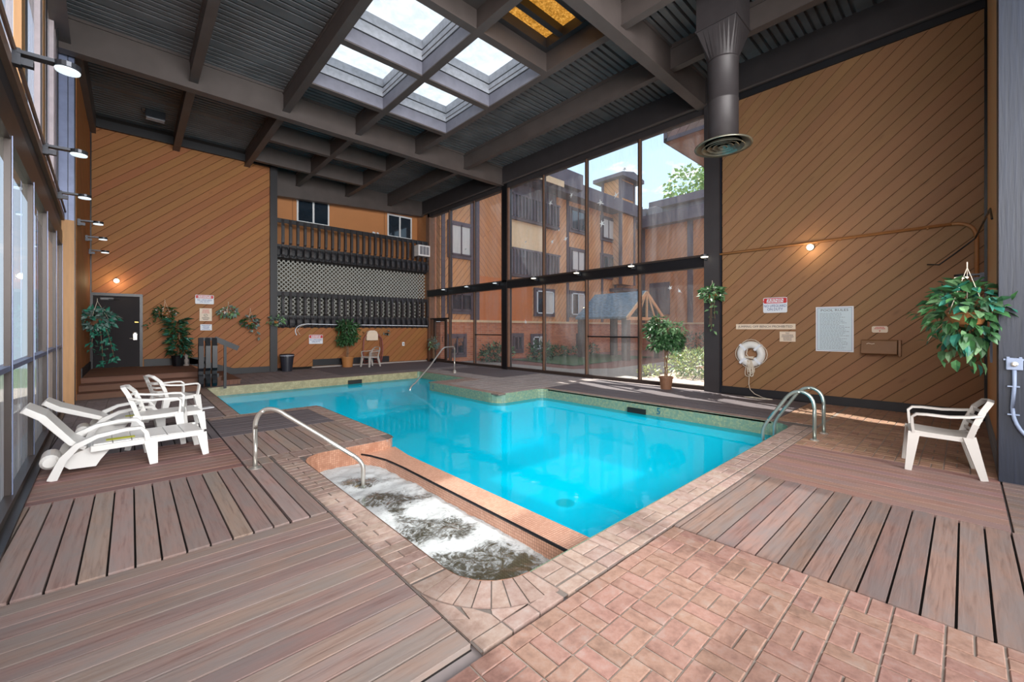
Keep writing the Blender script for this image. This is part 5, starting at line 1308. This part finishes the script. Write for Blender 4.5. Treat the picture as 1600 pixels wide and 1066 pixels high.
# floor bits beyond the loungers
t = empty('floor_grate', (-.35, 10.3, .0), R(2), label='silvery gray drain grate lying on the pavers near the left wall', category='grate')
MB().box(-.12, -.5, 0, .12, -.46, .02).box(-.12, .46, 0, .12, .5, .02).box(-.12, -.5, 0, -.08, .5, .02).box(.08, -.5, 0, .12, .5, .02).obj('frame', 'steel', t); box('grate', 'grille', (-.08, -.46, 0, .08, .46, .008), t)
t = empty('towel', (.98, 9.95, .0), R(20), label='small white folded strip lying on the pavers by the pool', category='towel'); soft(box('cloth', 'white_paint', (-.22, -.07, 0, .22, .07, .02), t), .006)
# ================================================================ OUTSIDE
random.seed(17)
GZ = -.08
def ground(pts, z, mat, label, name='ground'):
    o = tess([pts], z).obj(name, mat, label=label); o['kind'] = 'structure'; return o
ground([(-30, -20), (70, -20), (70, 60), (-30, 60)], -2.2, 'lawn', 'open ground around the building')
ground([(10.86, -3), (31, -3), (31, 17.2), (10.86, 17.2)], GZ, 'mulch', 'reddish bark mulch in the courtyard')
ground([(10.86, 2.5), (17.5, 2.5), (17.5, 7.4), (12.3, 7.4), (10.86, 7.2)], GZ + .01, 'rock_mulch', 'pale crushed rock bed outside the glass')
ground([(10.86, 7.2), (12.3, 7.4), (29, 8.2), (29, 10.4), (14.5, 9.7), (13.0, 10.6), (12.9, 16.9), (10.86, 16.9)], GZ + .02, 'path_concrete', 'concrete walkway crossing the courtyard', 'path')
ground([(14.2, 11.5), (22, 12.0), (22, 16.0), (14.6, 16.0)], GZ + .03, 'lawn', 'shaded lawn in the courtyard')

bd = empty('apartment_building', (10.9, 17.0, -.1), label='three storey courtyard building with diagonal cladding, brick base and roof fascia', category='building')
def ob(name, mat, a, **k): return box(name, mat, (a[0] - 10.9, a[1] - 17, a[2] + .1, a[3] - 10.9, a[4] - 17, a[5] + .1), bd, **k)
ob('brick_base', 'facade_brick', (10.95, 17.0, -.1, 29.3, 17.4, 1.9)); ob('sill_course', 'tan_ext', (10.95, 16.93, 1.88, 29.3, 17.0, 2.0))
ob('wall', 'cladding_up', (10.95, 17.03, 2.0, 29.3, 17.4, 9.7)); ob('plain_wall', 'orange_ext', (13.1, 17.0, 2.0, 17.2, 17.04, 4.3))
ob('wall', 'cladding_down', (13.2, 17.0, 4.3, 15.1, 17.05, 9.2))
ob('roof_fascia', 'fascia_ext', (10.9, 16.1, 9.7, 27.9, 17.4, 10.55)); ob('roof_fascia', 'fascia_ext', (15.2, 15.7, 9.95, 20.3, 16.2, 10.9)); ob('eave_strip', 'tan_ext', (14.6, 15.68, 9.75, 18.5, 15.72, 10.1))
for x in (11.0, 11.42, 12.75, 13.1, 15.1, 20.3, 22.2, 24.0, 25.6): ob('trim_board', 'trim_ext', (x, 16.97, 2.0, x + .2, 17.03, 9.7))
def win(x0, x1, z0, z1, white=False, blind=False, y=16.95):
    t = ob('window', 'trim_ext', (x0 - .16, y - .02, z0 - .16, x1 + .16, y + .1, z1 + .16))
    ox, oz = 10.9, -.1
    mt = 'white_paint' if white else 'trim_ext'
    def sb(n_, m_, a): return box(n_, m_, (a[0] - ox, a[1] - 17, a[2] - oz, a[3] - ox, a[4] - 17, a[5] - oz), t)
    mb = MB(); w = .07
    for a in ((x0, z0, x1, z0 + w), (x0, z1 - w, x1, z1), (x0, z0, x0 + w, z1), (x1 - w, z0, x1, z1), ((x0 + x1) / 2 - w / 2, z0, (x0 + x1) / 2 + w / 2, z1)):
        mb.box(a[0] - ox, y - .08 - 17, a[1] - oz, a[2] - ox, y - .02 - 17, a[3] - oz)
    mb.obj('frame', mt, t)
    sb('pane', 'blind' if blind else 'dark_glass', (x0 + w, y - .05, z0 + w, (x0 + x1) / 2 - w / 2, y - .03, z1 - w)); sb('pane', 'blind' if blind or white else 'dark_glass', ((x0 + x1) / 2 + w / 2, y - .05, z0 + w, x1 - w, y - .03, z1 - w))
win(11.5, 12.7, 5.2, 6.7, blind=True); win(11.5, 12.75, 2.45, 3.3); win(11.4, 12.3, .3, 1.15)
win(15.65, 16.3, .35, 1.15); win(17.2, 18.2, .35, 1.1, white=True); win(21.4, 22.2, .45, 1.1, white=True)
win(17.5, 18.95, 2.45, 3.8, white=True); win(20.7, 22.0, 2.45, 3.85, white=True)
win(20.7, 22.0, 5.3, 6.6, blind=True); win(20.65, 22.05, 7.9, 9.2); win(24.05, 25.4, 5.2, 6.65); win(24.05, 25.4, 7.85, 9.25, blind=True)
for z0, z1 in ((4.6, 6.0), (7.75, 9.0)):
    r_ = ob('balcony_rail', 'trim_ext', (15.3, 16.55, z1 - .1, 19.2, 16.7, z1)); ob('balcony_panel', 'slat_ext', (15.3, 16.68, z0, 19.2, 16.7, z1 - .1))
    mb = MB(); x = 15.35
    while x < 19.15: mb.box(x - 10.9, -.47, z0 + .1, x + .09 - 10.9, -.33, z1 + .02); x += .26
    mb.obj('balcony_slats', 'trim_ext', bd, kind='stuff')
    ob('balcony_floor', 'trim_ext', (15.2, 16.7, z0 - .15, 19.3, 17.1, z0))
ob('tan_panel', 'tan_ext', (15.3, 16.9, 6.1, 18.1, 17.0, 7.7)); ob('recess', 'trim_ext', (15.3, 16.9, 9.0, 19.2, 17.0, 9.7))
ch = empty('chimney_tower', (25.3, 16.3, -.1), label='tall clad chimney tower with dark capped top rising above the courtyard roof', category='tower')
MB().box(0, 0, 4.8, 1.75, 1.5, 12.3).obj('shaft', 'cladding_up', ch)
for x, y in ((-.06, -.06), (-.06, 1.4), (1.65, -.06)): MB().box(x, y, 4.8, x + .18, y + .18, 12.4).obj('corner_trim', 'trim_ext', ch)
MB().box(.1, -.02, 10.9, 1.6, .02, 12.1).obj('louver', 'fascia_ext', ch)
MB().prism([(-.5, 12.2), (2.3, 12.2), (2.3, 12.45), (.9, 12.75), (-.5, 12.45)], -.5, 2.0, 'y').obj('cap', 'fascia_ext', ch)
MB().box(-.3, -.4, 4.3, 2.0, 1.0, 4.5).obj('small_roof', 'trim_ext', ch)
b2 = empty('apartment_wing', (29.2, 17, -.1), label='right hand courtyard wing with brick base and rooftop penthouse', category='building')
def o2(name, mat, a): return box(name, mat, (a[0] - 29.2, a[1] - 17, a[2] + .1, a[3] - 29.2, a[4] - 17, a[5] + .1), b2)
o2('brick_base', 'facade_brick', (29.1, 0, -.1, 29.5, 17.4, 1.9)); o2('sill_course', 'tan_ext', (29.03, 0, 1.88, 29.1, 17, 2.0)); o2('wall', 'cladding_down', (29.13, 0, 2, 29.5, 17.4, 9.3)); o2('roof_fascia', 'fascia_ext', (28.5, 0, 9.2, 30, 17.4, 10.05))
o2('penthouse', 'slat_ext', (31, 4, 9.5, 36, 16.3, 11.1)); o2('penthouse_roof', 'fascia_ext', (30.4, 3.4, 11.05, 36.5, 17.0, 11.6))
for y in (16.6, 12.9, 6.5): o2('trim_board', 'trim_ext', (29.08, y, 2, 29.14, y + .4, 9.2))
o2('trim_board', 'trim_ext', (29.05, 14.6, 2.6, 29.14, 16.2, 5.0))
for k, y in enumerate((16.9, 16.0)):
    t = empty('rooftop_unit', (29.05, y - .4, 9.96), label=('dark rooftop cooling unit left of the penthouse', 'pale rooftop cooling unit against the penthouse')[k], category='cooling unit', group='rooftop units'); soft(box('housing', 'grille', (0, 0, 0, .9, .7, .8), t), .02); MB().lathe([(.3, .8), (.3, .86)], 12, (.45, .35, 0)).obj('fan_guard', 'frame_black', t)
# overhanging roof of the wing nearest the glass
oh = empty('roof_overhang', (13.0, 6.7, 7.7), label='brown overhanging roof corner with diagonal boards outside the tall panes', category='roof')
MB().box(0, -7, .0, 14, 0, .05).obj('soffit', 'soffit_wood', oh); MB().box(.03, -7, .05, 14, -.03, .9).obj('core', 'dark_back', oh)
clad(oh, frame((.02, 0, 0), (0, -1, 0), (0, 0, 1), (-1, 0, 0)), (.1, .12, 6.9, .85), 52, .24, 'soffit_wood', thick=.04)
MB().box(-.04, -7, 0, .02, 0, .12).box(-.04, -.1, 0, .02, .02, .9).box(0, -.02, 0, 14, .02, .12).obj('edge_trim', 'trim_ext', oh)
MB().box(2.5, -9, -7.8, 14, -4.5, .0).obj('wall', 'cladding_down', oh)
# gazebo
gz = empty('gazebo', (20.2, 13.1, -.07), R(-4), label='small gazebo with blue gray shingled roof in the courtyard', category='gazebo')
hw, hl, ez, rz_ = 1.7, 1.75, 2.15, 3.55
MB().add([(-hw, -hl, ez), (-hw, hl, ez), (0, hl, rz_), (0, -hl, rz_), (hw, -hl, ez), (hw, hl, ez), (-hw, -hl, ez + .1), (-hw, hl, ez + .1), (0, hl, rz_ + .1), (0, -hl, rz_ + .1), (hw, -hl, ez + .1), (hw, hl, ez + .1)],
         [(0, 1, 2, 3), (3, 2, 5, 4), (9, 8, 7, 6), (10, 11, 8, 9), (0, 6, 7, 1), (4, 5, 11, 10), (0, 3, 9, 6), (3, 4, 10, 9), (1, 7, 8, 2), (2, 8, 11, 5)]).obj('roof', 'shingle', gz)
for x in (-1.45, 1.45):
    for y in (-1.5, 1.5): MB().box(x - .16, y - .16, 0, x + .16, y + .16, 2.25).obj('post', 'post_ext', gz)
MB().strut((-hw, -hl, ez), (0, -hl, rz_), (.08, .16)).strut((hw, -hl, ez), (0, -hl, rz_), (.08, .16)).strut((-hw, -hl, ez), (hw, -hl, ez), (.08, .16)).strut((0, -hl, ez), (0, -hl, rz_), (.08, .1)).strut((-.8, -hl, ez), (-.1, -hl, rz_ - .1), (.06, .08)).strut((.8, -hl, ez), (.1, -hl, rz_ - .1), (.06, .08)).obj('truss', 'tan_ext', gz)
# shrubs and tree
def shrub(label, loc, rad, n, mats, size, seed):
    random.seed(seed); t = empty('shrub', loc, label=label, category='shrub')
    MB().tube([(0, 0, 0), (.05, 0, rad[2] * .6)], .03, 5).obj('stem', 'bark', t)
    for m_ in mats: blob(n // len(mats), (0, 0, rad[2] * .75), rad, size, droop=-.2, shell=.3, w=.35).obj('foliage', m_, t)
shrub('pale yellow green juniper spreading over the crushed rock outside the glass', (14.3, 6.15, GZ), (1.25, .95, .55), 1500, ['leaf_lime', 'leaf_light', 'leaf_lime'], .17, 1)
shrub('small bright juniper tuft by the walkway', (13.1, 7.3, GZ), (.5, .3, .2), 160, ['leaf_lime'], .14, 2)
shrub('dark shrub in the mulch behind the glass beside the black column', (15.6, 14.8, GZ), (.9, .6, .6), 500, ['leaf_green', 'leaf_dark'], .2, 3)
shrub('low dark green shrub under the small white basement window', (18.5, 16.2, GZ), (1.2, .5, .35), 500, ['leaf_green'], .18, 4)
shrub('wide dark green shrub along the brick base', (21.0, 16.0, GZ), (1.2, .6, .4), 400, ['leaf_green'], .2, 5)
shrub('grassy shrub outside the far panes', (13.3, 15.6, GZ), (1.0, .6, .5), 500, ['leaf_light', 'leaf_dark'], .24, 6)
shrub('dark shrubs in front of the right hand wing', (27.5, 12.0, GZ), (1.2, 2.0, .8), 600, ['leaf_dark', 'leaf_green'], .25, 7)
random.seed(8)
tr = empty('tree', (47, 21, -2.2), label='bright green treetop showing above the penthouse roof', category='tree')
MB().tube([(0, 0, 0), (.3, 0, 8), (0, .3, 15)], [.5, .35, .15], 8).obj('trunk', 'bark', tr)
mb = MB()
for c in [(0, 0, 17.5), (2.5, -2, 18.5), (-2, 2, 16), (1, 3.2, 15.2), (-1, 5, 14), (3, -5, 19), (0, -3, 20.5), (-3, -1, 19)]: blob(380, c, (2.6, 2.6, 1.9), .6, mb, w=.6)
mb.obj('foliage', 'leaf_tree', tr)
ground([(-5.2, -8), (-1.35, -8), (-1.35, 18), (-5.2, 18)], -.12, 'path_concrete', 'concrete path outside the left windows', 'path')
# added wall; its brown stands in for wood reflected in the left panes
nb = box('added_side_wall', 'soffit_wood', (-5.4, -6, -2.1, -5.2, 22, 7.0), label='added brown wall outside the left windows, standing in for reflected wood'); nb['category'] = 'wall'; nb['kind'] = 'structure'
